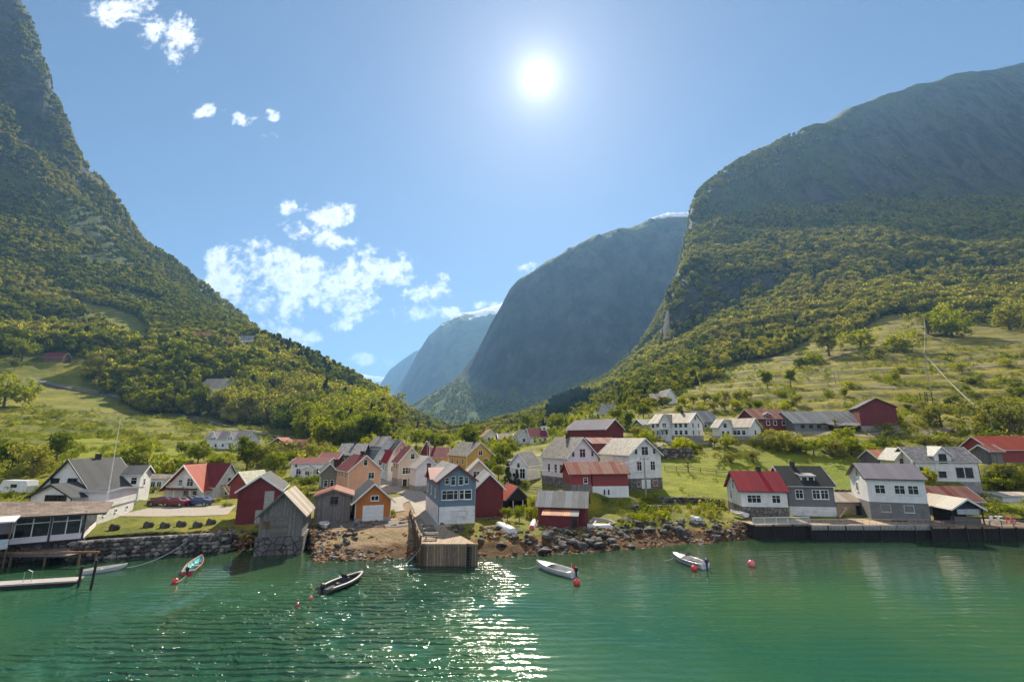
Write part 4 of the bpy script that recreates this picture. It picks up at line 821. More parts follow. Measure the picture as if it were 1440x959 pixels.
def samp(n, rmin, rmax, az=56, seed=1, pw=1.0):
    g = np.random.default_rng(seed); a = g.uniform(-R(az), R(az), n); r = (g.uniform(rmin**pw, rmax**pw, n)) ** (1/pw)
    x, y = r*np.sin(a), r*np.cos(a); z = H(x, y); px, py = pproj(x, y, z)
    px = px + (fbm(x/(r*.05), y/(r*.05), 4, 201) - .5) * 60; py = py + (fbm(x/(r*.05), y/(r*.05), 4, 202) - .5) * 26; return x, y, z, px, py, r, g
x, y, z, px, py, r, g = samp(230000, 205, 1700, seed=5, pw=1.25)
keep = (z > 5) & ~inpoly(px, py, meadowL) & ~(inpoly(px, py, meadowR) & (r < 640)) & ~inpoly(px, py, clearL)
keep &= ~(inpoly(px, py, cliffR) & (g.random(len(x)) > .10))
sl = np.interp(np.arctan2(x, y), AZ, np.arange(len(AZ))).astype(int); rj = np.clip(np.searchsorted(RR, r), 0, len(RR)-1)
keep &= (slope_[sl, rj] < 1.9) | (g.random(len(x)) < .25)
dn = fbm(x/55, y/55, 4, 61); keep &= g.random(len(x)) < np.clip((dn - .32) * 4.6, .07, 1)
wall_ = inpoly(px, py, [(962,345),(985,318),(1010,306),(1095,290),(1200,280),(1700,270),(1700,-100),(1440,112),(1350,126),(1250,155),(1120,212),(1060,240),(1002,280),(970,330)])
keep &= ~wall_ | (g.random(len(x)) < .04)
# drop what lies behind the crest
tbl = np.maximum.accumulate((ZG - CAMZ) / R_, axis=1); vis = (z + 14 - CAMZ) / r >= tbl[sl, np.maximum(rj - 2, 0)] - .004; keep &= vis
for (cx, cy_, t_, hw, hd, z_) in PADS:
    keep &= np.hypot(x-cx, y-cy_) > max(hw, hd) + 4
    rc = math.hypot(cx, cy_)
    if rc > 330: tt = np.clip((x*cx + y*cy_)/rc, 0, None); keep &= ~((tt < rc) & (tt > rc - 45) & (np.abs(-x*cy_ + y*cx)/rc < max(hw, hd)*.9))
# open bands: the road above the left meadow
x, y, z, px, py, r = [q[keep] for q in (x, y, z, px, py, r)]; g2 = np.random.default_rng(9)
hgt = g2.uniform(5.0, 14.5, len(x)) * (0.8 + .5 * fbm(x/40, y/40, 3, 8)); hgt *= np.where(px < 540, np.clip((r - 100) / 200, .7, 1.15), np.clip((r - 150) / 300, .42, 1)); hgt *= np.where((px > 880) & (r > 560), 1.35, 1.0); hgt *= np.where((px > 555) & (px < 870) & (r < 560), .55, 1.0); keep2 = ~((px > 560) & (px < 860) & (r < 420) & (g2.random(len(x)) < .55)); hgt = np.where(keep2, hgt, 0); hgt *= np.where((px < 540) & (r < 700) & (py > 470), 1.35, 1.0) * np.where(r > 1050, .8, 1.0)
# thin by mutual spacing on a coarse grid
cell = np.maximum(4.2, hgt*.62); key = {}; o_ = np.argsort(r); sel = []
for i in o_:
    if hgt[i] < 1: continue
    k = (int(x[i]/cell[i]), int(y[i]/cell[i]), int(cell[i]))
    if k in key: continue
    key[k] = 1; sel.append(i)
sel = np.array(sel); x, y, z, px, py, r, hgt = [q[sel] for q in (x, y, z, px, py, r, hgt)]
kn = fbm(x/70, y/70, 3, 90) + g2.normal(0, .10, len(x)); idx = np.where(kn < .43, g2.integers(0, 4, len(x)), np.where(kn < .53, g2.integers(8, 10, len(x)), np.where(kn < .60, g2.integers(4, 6, len(x)), g2.integers(6, 8, len(x)))))
con = (inpoly(px, py, [(365,470),(460,480),(520,530),(440,540),(380,510)]) & (g2.random(len(x)) < .4)) | inpoly(px, py, [(775,590),(790,560),(822,556),(828,572),(800,590)]) | (g2.random(len(x)) < .015)
idx = np.where(con, 10, idx)
idx = np.where((px > 1000) & (r > 350) & (g2.random(len(x)) < .6) & (idx < 10), g2.integers(6, 8, len(x)), idx)
print('forest', len(x))
NIND = 215
infr = np.where((px > -10) & (px < 1450) & (r < 640) & (py > 440))[0]; infr = infr[np.argsort((r/hgt)[infr])][:NIND]
grp = {0: 'broadleaf trees at the lower edge of the hillside woods', 1: 'conifers in the hillside woods'}
for i in infr:
    left = px[i] < 640
    kd = 'conifer' if idx[i] == 10 else ('yellow' if idx[i] in (4, 5) else ('pale' if idx[i] in (6, 7) else ('tall' if idx[i] in (8, 9) else 'broadleaf')))
    side = 'wood above the left meadow' if left else 'wood above the right meadow'
    lb = {'conifer': 'dark pointed conifer in the ', 'yellow': 'yellow green bushy tree in the ', 'pale': 'pale grey green tree in the ', 'tall': 'slender green tree in the ', 'broadleaf': 'dark green rounded tree in the '}[kd] + side
    tree(kd, float(x[i]), float(y[i]), float(hgt[i]) * 1.05, lb, lb.split(' in the ')[0].replace('tree', 'trees').replace('conifer', 'conifers') + ' in the ' + side, name='conifer_tree' if kd == 'conifer' else 'broadleaf_tree')
m_ = np.ones(len(x), bool); m_[infr] = False
fo = scatter('forest', np.stack([x, y, z - .3], 1)[m_], hgt[m_], idx[m_], FC, 'dense green forest covering the mountain sides around the village', 'forest')
# forest of the far valley floor and talus
gi = np.random.default_rng(12); ii = gi.integers(0, MX.shape[0]-1, 26000); jj = gi.integers(0, MX.shape[1]-1, 26000)
ok = (MZ[ii, jj] > 10) & (MS[ii, jj] < .8) & (MZ[ii, jj] < 420) & (fbm(MX[ii, jj]/120, MY[ii, jj]/120, 3, 6) > .42); ii, jj = ii[ok], jj[ok]
if len(ii):
    scatter('valley_forest', np.stack([MX[ii, jj], MY[ii, jj], MZ[ii, jj] - .5], 1), gi.uniform(7, 13, len(ii)), gi.integers(2, 7, len(ii)), FC, 'hazy green woods at the foot of the blue mountain', 'forest')
    print('valley', len(ii))
# undergrowth: low clumps of herbs and scrub over meadows and banks
UC = bpy.data.collections.new('undergrowth_kinds')
for i in range(3): UC.objects.link(proto('u%d' % i, 150+i, (LEAF, LEAFY, LEAFP)[i], 16, 7, .16, 'round', .9, -.2))
x, y, z, px, py, r, g = samp(90000, 64, 420, seed=15, pw=1.6)
keep = (z > 1.6) & (inpoly(px, py, meadowL) | inpoly(px, py, meadowR) | (r > 120)); dn = fbm(x/9, y/9, 4, 71)
darkbank = inpoly(px, py, [(740,690),(800,696),(880,700),(1020,712),(1020,742),(870,738),(760,740)])
keep &= (g.random(len(x)) < .5 * darkbank) | (g.random(len(x)) < np.clip((dn - .50) * 5, .015, .8) * np.where((px > 900) & (py < 590) & (py > 440), .45, 1))
keep &= ~(inpoly(px, py, [(925,650),(1030,640),(1110,630),(1220,645),(1220,690),(925,690)]) & (g.random(len(x)) < .75))
keep &= ~inpoly(px, py, [(190,690),(400,690),(400,745),(130,760),(130,700)]) & ~inpoly(px, py, [(440,700),(640,660),(660,740),(440,800)]) & ~inpoly(px, py, [(545,655),(615,655),(615,700),(545,700)])
for (cx, cy_, t_, hw, hd, z_) in PADS:
    dx, dy = x-cx, y-cy_; c, s_ = math.cos(t_), math.sin(t_); keep &= ~((np.abs(dx*c+dy*s_) < hw + .8) & (np.abs(-dx*s_+dy*c) < hd + .8))
x, y, z, r, px = [q[keep] for q in (x, y, z, r, px)]; k = len(x); print('undergrowth', k)
sc_ = g.uniform(.25, .9, k) * np.where(g.random(k) < .12, 2.0, 1) * np.where(r > 160, 1.5, 1)
scatter('undergrowth', np.stack([x, y, z], 1), sc_, g.integers(0, 3, k), UC, 'low scrub and tall grass dotted over the meadows and banks', 'undergrowth')
# ------------------------------------------------------------------ house builder
WINC = {}
def win_meshes(w, h, fm):
    k = (round(w, 2), round(h, 2), fm.name)
    if k in WINC: return WINC[k]
    f = MB(); t = min(.10, w*.13); d0, d1 = -.05, .02
    f.box((-w/2-t, d0, -h/2-t), (-w/2, d1, h/2+t)).box((w/2, d0, -h/2-t), (w/2+t, d1, h/2+t))
    f.box((-w/2, d0, h/2), (w/2, d1, h/2+t)).box((-w/2, d0, -h/2-t), (w/2, d1, -h/2))
    m = .028
    nx = max(1, int(round(w/.62)))
    for i in range(1, nx): x = -w/2 + w*i/nx; f.box((x-m, d0+.01, -h/2), (x+m, d1-.01, h/2))
    if h > .75:
        z = h*.16; f.box((-w/2, d0+.013, z-m*.8), (w/2, d1-.013, z+m*.8))
    f.box((-w/2-t*1.3, d0-.07, -h/2-t*1.5), (w/2+t*1.3, d0-.001, -h/2-t))      # sill
    p = MB().box((-w/2, -.012, -h/2), (w/2, .012, h/2))
    WINC[k] = (p.mesh('pane', GLASS), f.mesh('frame', fm)); return WINC[k]
def link(name, me, parent, loc=(0,0,0), rz=0.0):
    o = bpy.data.objects.new(name, me); COL.objects.link(o); o.parent = parent; o.location = loc; o.rotation_euler = (0,0,rz); return o
def window(root, x, y, z, rz, w, h, fm):
    p, f = win_meshes(w, h, fm); a = link('window', f, root, (x, y, z), rz); link('pane', p, a); return a
def gable_prof(x0, x1, z0, ze, zr): return [(x0, z0), (x1, z0), (x1, ze), ((x0+x1)/2, zr), (x0, ze)]
def gable_roof(root, x0, x1, y0, y1, ze, zr, rd, mat, trim, ov, name='roof', both=True, bw=.2):
    """pitched roof over the rectangle; the ridge runs along rd"""
    if rd == 'y': a0, a1, b0, b1 = x0, x1, y0, y1
    else: a0, a1, b0, b1 = -y1, -y0, x0, x1
    mid_ = (a0+a1)/2; half = (a1-a0)/2; sl = (zr-ze)/half; e = ov; th = .13
    ze2 = ze - sl*e
    prof = [(a0-e, ze2+.012), (mid_, zr+.012), (a1+e, ze2+.012), (a1+e, ze2+.012+th), (mid_, zr+.012+th*1.1), (a0-e, ze2+.012+th)]
    g = min(.45, ov+.05)
    m = MB(); m.prism(prof, rd, b0-g, b1+g); r = m.build(name, mat, root)
    t = MB(); lo = .015 - bw*.55; p1 = [(a0-e-.03, ze2+lo), (mid_, zr+lo), (a1+e+.03, ze2+lo), (a1+e+.03, ze2+.04+th), (mid_, zr+.05+th*1.1), (a0-e-.03, ze2+.04+th)]
    t.prism(p1, rd, b0-g-.05, b0-g-.003); t.prism(p1, rd, b1+g+.003, b1+g+.05); t.build('bargeboard', trim, root)
    # gutters along the eaves
    gt = MB()
    for s_ in (a0-e-.045, a1+e+.045):
        if rd == 'y': gt.tube([(s_, b0-g, ze2+.06), (s_, b1+g, ze2+.06)], .05, 6)
        else: gt.tube([(b0-g, -s_, ze2+.06), (b1+g, -s_, ze2+.06)], .05, 6)
    gt.build('gutter', DKTRIM if trim in (DKTRIM,) else TRIM if trim is TRIM else trim, root); return r
def box_part(name, a, b, mat, root): return MB().box(a, b).build(name, mat, root)
def door(root, x, y, z0, w, h, mat, rz=0, name='door'):
    m = MB().box((-w/2, -.05, 0), (w/2, .02, h)); d = m.build(name, mat, root); d.location = (x, y, z0); d.rotation_euler = (0,0,rz)
    f = MB(); f.box((-w/2-.09, -.07, 0), (-w/2, .01, h+.09)).box((w/2, -.07, 0), (w/2+.09, .01, h+.09)).box((-w/2, -.07, h), (w/2, .01, h+.09)); f.build('door_frame', TRIM, d)
    MB().sphere((w*.36, -.085, h*.48), .045, 8, 5).build('handle', plain('brass', (.35,.26,.1), .3, 1), d, smooth=True); return d
DGREEN = plain('grey_green_door', (.36, .36, .32), .6)
def build_house(h):
    root = empty(h['name'], h['O'], h['t']); tag(root, h['label'], h['cat'], h['group'])
    W, D, He, Hr, rd, fnd = h['W'], h['D'], h['He'], h['Hr'], h['rd'], h['fnd']; ex = h['extra']
    wm_, rm, tr = h['wall'], h['roof'], h['trim']; wf = h['wframe'] or TRIM
    ze = He + .0; z0 = fnd
    flat_gap = .004
    if ex == 'kiosk':
        m = MB()
        for x, y in ((.08,.08),(W-.08,.08),(.08,D-.08),(W-.08,D-.08),(W*.5,D-.08),(.08,D*.5),(W-.08,D*.5)): m.box((x-.07,y-.07,-.5),(x+.07,y+.07,He))
        m.build('post', DARKW, root)
        box_part('wall', (.05, D*.55, 0), (W-.05, D*.6, He), DARKW, root); box_part('counter', (.2, .35, 0), (W-.2, .8, 1.0), plain('kiosk_counter', (.14,.13,.14)), root)
        MB().add([(0,0.3,He),(W,0.3,He),(W/2,0.3,Hr),(0,.36,He),(W,.36,He),(W/2,.36,Hr)], [(0,1,2),(5,4,3),(0,3,4,1),(1,4,5,2),(2,5,3,0)]).build('gable', plain('dark_blue_gable', (.03,.04,.07)), root)
        aw = MB(); n = 11
        aw.prism([(-W*.35+W*.5, He-.05), (W*.35+W*.5, He-.05), (W*.35+W*.5, He-.75), (-W*.35+W*.5, He-.75)], 'y', -.1, -.06)
        aw.build('awning', plain('pale_awning', (.42,.44,.50)), root)
    else:
        wall = MB(); 
        if rd == 'y': wall.prism(gable_prof(0, W, z0, ze, Hr), 'y', 0, D)
        else: wall.prism(gable_prof(-D, 0, z0, ze, Hr), 'x', 0, W)
        if ex == 'opengate':
            wall = MB(); wall.box((0,0,0),(.12,D,He)).box((W-.12,0,0),(W,D,He)).box((.12,D-.12,0),(W-.12,D,He))
            wall.prism([(0,He),(W,He),(W/2,Hr)], 'y', 0.02, .12); wall.box((.12,.02,He-.35),(W-.12,.12,He-.002))
            box_part('post', (W*.28, 0, 0), (W*.28+.12, .1, He-.35), TRIM, root); box_part('post', (W*.75, 0, 0), (W*.75+.12, .1, He-.35), TRIM, root)
        wall.build('wall', wm_, root)
    if ex != 'kiosk':
        f = MB().box((-.05 if fnd else .02, -.05 if fnd else .02, -2.4), (W+(.05 if fnd else -.02), D+.05, z0 if fnd else .03)); f.build('foundation', h['fmat'] if fnd else CONC, root)
    if wm_ in (WHITE, PINKW, CREAM, PEACH, YELLOW, BEIGE, BLUE, ORANGE, WHITEV, PEACHS) and ex != 'kiosk':
        cb = MB(); k = .07; cm_ = wf if wf is DKTRIM else TRIM
        for x, y in ((0,0),(W,0),(0,D),(W,D)): cb.box((x-k if x else -.025, y-k if y else -.025, z0+.02), (x+.025 if x else k, y+.025 if y else k, ze-.05))
        cb.build('corner_board', cm_, root)
    gable_roof(root, 0, W, 0, D, ze, Hr, rd, rm, tr, h['ov'])
    for (fc, u, v, w, hh) in h['wins']:
        z = v * He
        if fc == 'f': window(root, u*W, -.0, z, 0, w, hh, wf)
        elif fc == 'l': window(root, 0, D*(1-u), z, -math.pi/2, w, hh, wf)
        elif fc == 'r': window(root, W, u*D, z, math.pi/2, w, hh, wf)
    for (u, v) in h['chim']:
        x, y = u*W, v*D; c = MB().box((x-.3, y-.3, Hr-.9), (x+.3, y+.3, Hr+.75)); c.box((x-.36, y-.36, Hr+.75), (x+.36, y+.36, Hr+.85)); c.build('chimney', plain('black_chimney', (.035,.033,.033), .8), root)
    E(ex, root, W, D, He, Hr, h)
def dormer(root, xc, w, yf, z0, ze, zr, D, wall, roof, trim, win=None, wf=None, back=None):
    """gabled dormer or wing on the front, ridge along y"""
    back = back if back is not None else D*.5
    MB().prism(gable_prof(xc-w/2, xc+w/2, z0, ze, zr), 'y', yf, back).build('dormer_wall', wall, root)
    gable_roof(root, xc-w/2, xc+w/2, yf, back-.2, ze, zr, 'y', roof, trim, .22, 'dormer_roof')
    if win:
        for (dx, z, ww, hh) in win: window(root, xc+dx, yf, z, 0, ww, hh, wf or TRIM)
def rail(root, pts, h, mat, step=.13, name='railing', top=.05, thick=.03):
    m = MB()
    for a, b in zip(pts, pts[1:]):
        a, b = Vector(a), Vector(b); l = (b-a).length; n = max(2, int(l/step))
        m.beam(a + Vector((0,0,h)), b + Vector((0,0,h)), .07, top); m.beam(a + Vector((0,0,.12)), b + Vector((0,0,.12)), .05, .04)
        for i in range(n+1):
            p = a.lerp(b, i/n); m.beam(p, p + Vector((0,0,h-.02)), thick if i % 12 else .08)
    return m.build(name, mat, root)
def E(ex, root, W, D, He, Hr, h):
    if ex == 'greydoor':
        g = plain('grey_door_boards', (.36,.36,.34), .7)
        d = MB().box((W*.63,-.06,1.9),(W*.86,-.004,4.4)).build('loft_door', g, root); MB().box((W*.45,-.07,.05),(W*.9,-.008,1.85)).build('door', g, root)
    if ex == 'oldboat':
        st = MB().box((-.25, -.25, -3.2), (W+.25, D, -.02)); s2 = st.build('stone_base', DSTONE, root)
        MB().box((W*.26,-.07,.1),(W*.34,-.01,2.5)).build('door_post', OLDH, root)
        MB().box((W*.36,-.05,.15),(W*.66,-.006,2.3)).build('door', OLDH, root); MB().box((W*.42,-.045,2.5),(W*.62,-.006,3.9)).build('loft_door', OLDW, root)
        sh = MB().box((W*.08,-.04,.9),(W*.25,-.006,1.8)).build('shutter', BROWNW, root)
    if ex == 'shed':
        MB().box((W*.42,-.05,.1),(W*.64,-.006,2.1)).build('door', OLDW, root)
    if ex == 'garage':
        d = MB(); w = 3.0
        for i in range(4): d.box((W/2-w/2, -.07, .02+i*.55), (W/2+w/2, -.01, .02+i*.55+.535))
        d.build('garage_door', TRIM, root); window(root, W*.53, 0, He+.25, 0, 1.0, .6, TRIM)
    if ex == 'porchgable':
        dormer(root, W*.52, 3.0, -1.2, 0, 1.9, 2.7, D, WHITE, R_LGREY, TRIM, [(0, 1.1, 1.0, .9)], back=.4)
    if ex == 'aframe':
        xc, w = W*.46, W*.9; zr = Hr*.99
        MB().prism([(xc-w/2, 0), (xc+w/2, 0), (xc+w/2, He*.8), (xc, zr-.1), (xc-w/2, He*.8)], 'y', -1.6, D*.45).build('gable_wing', WHITE, root)
        gable_roof(root, xc-w/2, xc+w/2, -2.2, D*.4, He*.8, zr, 'y', R_ORED, TRIM, .45, 'wing_roof', bw=.34)
        window(root, xc+w*.12, -1.6, He*1.28, 0, 1.3, 1.4, TRIM); window(root, xc-w*.12, -1.6, He*1.25, 0, .8, 1.0, TRIM)
        window(root, xc+w*.05, -1.6, He*.42, 0, 1.0, 1.5, TRIM); window(root, xc+w*.27, -1.6, He*.5, 0, .8, .9, TRIM)
        MB().box((xc-w*.42,-2.1,He*.93),(xc-.1,-1.64,He*1.0)).build('balcony_floor', TRIM, root); rail(root, [(xc-w*.42,-2.1,He*1.0),(xc-.1,-2.1,He*1.0)], .75, TRIM, .15, 'balcony_railing')
        MB().prism([(xc-w/2-.6, He*.80), (xc+w*.33, He*.80), (xc+w*.33, He*.86), (xc-w/2-.6, He*.86)], 'y', -3.2, -1.62).build('porch_roof', R_DRED, root)
        for x in (xc-w/2-.5, xc-w*.1, xc+w*.3): MB().beam((x,-3.1,-.5),(x,-3.1,He*.8), .13).build('porch_post', TRIM, root)
        m = MB()
        for i in range(9): m.box((W+.2+i*.28, D*.2, He*1.0-i*.3-.06), (W+.5+i*.28, D*.2+1.0, He*1.0-i*.3))
        m.beam((W+.2,D*.2,He),(W+2.9,D*.2,0.1),.06,.25).beam((W+.2,D*.2+1,He),(W+2.9,D*.2+1,.1),.06,.25); m.build('outside_stair', TAN, root)
    if ex == 'twingable':
        for xc in (W*.22, W*.66):
            dormer(root, xc, 3.6 if xc < W*.4 else 3.2, -.15 if xc < W*.4 else -.4, He*.6, He+.1, Hr-.25, D, WHITE, R_PURP, TRIM, [(-.5, He*1.02, .6, .9), (.5, He*1.02, .6, .9)])
    if ex == 'streetdoor':
        door(root, W*.28, -.05, .0, .95, 1.5, DARKW); MB().box((W*.3,-.03,He*.62-.75),(W*.36-.9,-.006,He*.62+.75)) 
    if ex == 'bluehouse':
        mt = MATS['maroon_trim']
        MB().box((-.06,-.06,2.26),(W+.06,-.004,2.34)).build('drip_board', BLUE, root)
        # lower side wing with its own red striped gable on the left
        c = MB()
        for x in (0.0, W): c.tube([(x,-.14,He-.05),(x,-.14,.1)], .045, 6)
        c.build('downpipe', DKTRIM, root)
        dormer(root, -0.4, 0.01, 0, 0, 0, 0, D, WHITE, R_GREY, TRIM) if False else None
        m = MB().prism([(-D*.62, He-.1), (-D*.30, He-.1), (-D*.46, He+1.25)], 'x', -.3, W*.4); m.build('side_gable', BLUE, root)
        gable_roof(root, -.5, W*.45, D*.28, D*.64, He-.1, He+1.3, 'x', plain('maroon_roof', (.25,.03,.05)), mt, .25, 'side_roof')
        for a, b in ((-.45, -.25),): MB().box((W*.0-.35,-.42,He-.42),(W*.0-.15,D+.3,He-.30)).build('eaves_board', mt, root)
        door(root, W*.42, -.05, .0, .9, 1.7, plain('pale_door', (.68,.66,.66)))
    if ex == 'leanto':
        x0, x1 = W*.13, W*.86; y = -1.9; hb, hf = He*.82, He*.62
        MB().prism([(0,-.02),(1.9,-.02),(1.9,hf),(0,hb)], 'x', x0, x1).build('lean_to', REDW, root)
        MB().prism([(-.0,hb+.01),(2.15,hf-.03),(2.15,hf+.07),(-.0,hb+.11)], 'x', x0-.12, x1-1.05).build('lean_to_roof', R_ORUST, root)
        MB().prism([(-.0,hb+.01),(2.15,hf-.03),(2.15,hf+.07),(-.0,hb+.11)], 'x', x1-1.04, x1+.12).build('lean_to_roof', R_GREY, root)
        MB().box((x0,-1.98,-1.2),(x1+.02,.0,-.03)).build('stone_base', STONE, root)
        MB().box((x1-.9,-1.955,.15),(x1-.15,-1.905,1.2)).build('doorway', DARKW, root)
    if ex == 'cellar':
        for u in (.40, .56): MB().box((u*W-.42,-.12,.05),(u*W+.42,-.055,1.65)).build('cellar_door', TRIM, root)
        MB().box((.74*W-.1,-.14,.5),(.74*W+.6,-.1,1.0)).build('red_sign_board', plain('red_cloth', (.6,.06,.10)), root)
    if ex == 'redshed':
        for u in (.32,.44): MB().box((u*W-.13,-.09,.35),(u*W+.13,-.055,1.2)).build('vent', DARKW, root)
    if ex == 'spire':
        x, y = W*.95, D*.5
        MB().box((x-.9,y-.9,0),(x+.9,y+.9,Hr+.9)).build('tower', WHITE, root)
        MB().tube([(x,y,Hr+.9),(x,y,Hr+1.6),(x,y,Hr+4.2)], [1.15,.62,.03], 8).build('spire', R_BLACK, root)
        MB().box((x-.3,y-.93,Hr-.4),(x+.3,y-.905,Hr+.3)).build('louvre', DARKW, root)
    if ex == 'bigfront':
        dormer(root, W*.44, W*.24, -1.3, 0, He+.2, Hr-.35, D, WHITE, R_LGREY, TRIM, [(-.6, He*.5, .7, 1.2), (.6, He*.5, .7, 1.2), (0, He*.86, 1.1, 1.2)], back=D*.4)
        MB().box((W*.30,-2.3,He*.64),(W*.58,-1.31,He*.67)).build('balcony_floor', TRIM, root); rail(root, [(W*.30,-2.28,He*.67),(W*.58,-2.28,He*.67)], .8, TRIM, .14, 'balcony_railing')
        for u in (.31,.44,.57): MB().beam((W*u,-2.2,0),(W*u,-2.2,He*.64),.12).build('balcony_post', TRIM, root)
        MB().box((-2.6,1,0),(-.06,D-1,He*.55)).build('annexe_wall', WHITE, root); MB().prism([(-D+.8,He*.56),(-.8,He*.56),(-.8,He*.6),(-D+.8,He*.6)], 'x', -2.8, -.03).build('annexe_roof', R_GREY, root)
    if ex == 'midgable':
        dormer(root, W*.42, 3.2, -1.0, 0, He+.05, Hr-.3, D, WHITE, R_LGREY, TRIM, [(0, He*1.12, .9, 1.1), (-.7, He*.5, .7, 1.1), (.7, He*.5, .7, 1.1)])
    if ex == 'dormer':
        dormer(root, W*.42, 2.4, 1.2, He, He+1.1, He+1.7, D, REDW, R_RUST, TRIM, [(0, He+.65, .9, .6)])
    if ex == 'barnfront':
        MB().prism([(-.0,He*.95),(2.4,He*.6),(2.4,He*.66),(-.0,He*1.01)], 'x', W*.44, W).build('lean_to_roof', R_PURP, root)
        for i in range(4): MB().beam((W*(.46+.17*i),-2.2,-.5),(W*(.46+.17*i),-2.2,He*.6),.16).build('post', DARKW, root)
        MB().box((W*.5,-.06,.1),(W*.62,-.01,He*.8)).build('door', DARKW, root)
        for u in (.12,.24,.36): window(root, W*u, 0, He*.55, 0, 1.0, .7, DKTRIM)
    if ex == 'shed_dormer':
        w = 2.1; xc = W*.52; z0, zt = He+.45, He+1.75
        MB().prism([(-2.6,z0),(-.9,z0),(-.9,zt-.35),(-2.6,zt)], 'x', xc-w/2, xc+w/2).build('dormer_wall', WHITE, root)
        MB().prism([(-3.2,zt+.06),(-.6,zt-.42),(-.6,zt-.34),(-3.2,zt+.15)], 'x', xc-w/2-.2, xc+w/2+.2).build('dormer_roof', R_GREY, root)
        for dx in (-.5,.5): window(root, xc+dx, .9, z0+.5, 0, .75, .5, TRIM)
        m = MB(); m.beam((W-.3,-.5,0),(W+.9,-.5,1.4),.06,.25).beam((W-.3,-1.3,0),(W+.9,-1.3,1.4),.06,.25)
        for i in range(6): m.box((W-.3+i*.2,-1.3,.12+i*.23),(W-.05+i*.2,-.5,.16+i*.23))
        m.build('outside_stair', TAN, root)
    if ex == 'fronton':
        dormer(root, W*.46, W*.27, -.12, He*.5, He+1.1, Hr+.15, D, WHITE, R_SLATE2, TRIM, [(0, He*1.14, 1.05, 1.5)], wf=DKTRIM)
    if ex == 'annexdoor': door(root, W*.62, -.0, .1, .85, 2.0, PINKW)
    if ex == 'kiosk': pass
for h in HOUSES: build_house(h)
# --- restaurant on stilts at the left edge of the water
def restaurant():
    A = P(14, 764, 57.0); B = P(117, 757, 60.5); f = Vector((B.x-A.x, B.y-A.y, 0)); W = f.length; t = math.atan2(f.y, f.x)
    root = empty('restaurant', (A.x, A.y, 0), t); tag(root, 'brown roofed waterfront restaurant with a band of tall dark windows on the left shore', 'restaurant')
    z0 = 2.05; D = 9; He = z0 + 3.1
    MB().box((-7, 0, z0), (W, .12, z0+.62)).box((-7, D-.12, z0), (W, D, He)).box((W-.12, .12, z0), (W, D-.12, z0+.62)).build('wall', PINKW, root)
    MB().box((-7.1, -.1, z0-.22), (W+.1, D, z0-.01)).build('floor', DARKW, root)
    MB().box((-7, .5, -3), (W-.3, D, z0-.23)).build('foundation', DSTONE, root)
    fr = MB(); nb = 2
    xs = [0.2, W*.5-.15, W*.5+.15, W-.5]
    for a, b in ((.15, W*.49), (W*.52, W-.45)):
        gl = MB().box((a, .03, z0+.66), (b, .07, He-.12)).build('window', GLASS, root)
        fr = MB(); z_ = [z0+.62, z0+2.15, He-.06]
        for z in z_: fr.box((a-.06, -.0, z-.045), (b+.06, .10, z+.045))
        for i in range(3): x = a+(b-a)*i/2; fr.box((x-.05, -.005, z0+.6), (x+.05, .105, He-.06))
        fr.build('frame', TRIM, gl)
    sg = MB().box((W-.07, .5, z0+.66), (W-.03, 3.2, He-.12)).build('window', GLASS, root); fs = MB()
    for y in (.45, 1.35, 2.3, 3.25): fs.box((W-.1, y-.05, z0+.6), (W+.0, y+.05, He-.06))
    fs.build('frame', TRIM, sg)
    for x in (W*.505, W-.12): MB().box((x-.1,-.06,z0-.2),(x+.1,.11,He)).build('post', DKTRIM, root)
    # roof: shallow, sweeping to a low point at the right, with an upper slope behind
    MB().add([(-8,-.9,He-.05),(W+1.9,-.9,He-.35),(W+1.9,D*.5,He+.35),(-8,D*.5,He+1.5),(-8,-.9,He+.12),(W+1.9,-.9,He-.2),(W+1.9,D*.5,He+.5),(-8,D*.5,He+1.67)],
             [(0,3,2,1),(4,5,6,7),(0,1,5,4),(1,2,6,5),(2,3,7,6),(3,0,4,7)]).build('roof', R_BROWN, root)
    MB().add([(-8,D*.5+.01,He+1.5),(W+1.9,D*.5+.01,He+.35),(W+1.0,D+.8,He-.1),(-8,D+.8,He+.3),(-8,D*.5+.01,He+1.67),(W+1.9,D*.5+.01,He+.5),(W+1.0,D+.8,He+.05),(-8,D+.8,He+.45)],
             [(0,3,2,1),(4,5,6,7),(0,1,5,4),(1,2,6,5),(2,3,7,6),(3,0,4,7)]).build('roof', R_BROWN, root)
    MB().beam((-8,-.93,He+.02),(W+1.9,-.93,He-.28),.06,.2).build('fascia', DKTRIM, root)
    # open terrace bay at the left with posts, pale parapet
    MB().box((-7,-2.6,z0-.18),(-.1,-.12,z0)).build('terrace_floor', DECK, root)
    pr = MB().box((-2.6,-2.7,z0),(.4,-2.62,z0+1.0)).build('parapet', plain('pale_blue_panel', (.52,.56,.62)), root); MB().box((-7,-2.7,z0),(-2.65,-2.62,z0+1.0)).build('parapet', PINKW, root)
    for x in (-6.2,-3.0,-2.4,.35): MB().beam((x,-2.6,-2.5),(x,-2.6,He-.25),.14).build('post', BROWNW, root)
    MB().add([(-7.5,-3.0,He-.35),(.6,-3.0,He-.35),(.6,-.95,He+.0),(-7.5,-.95,He+.0),(-7.5,-3.0,He-.2),(.6,-3.0,He-.2),(.6,-.95,He+.15),(-7.5,-.95,He+.15)],
             [(0,3,2,1),(4,5,6,7),(0,1,5,4),(1,2,6,5),(2,3,7,6),(3,0,4,7)]).build('terrace_roof', PINKW, root)
restaurant()
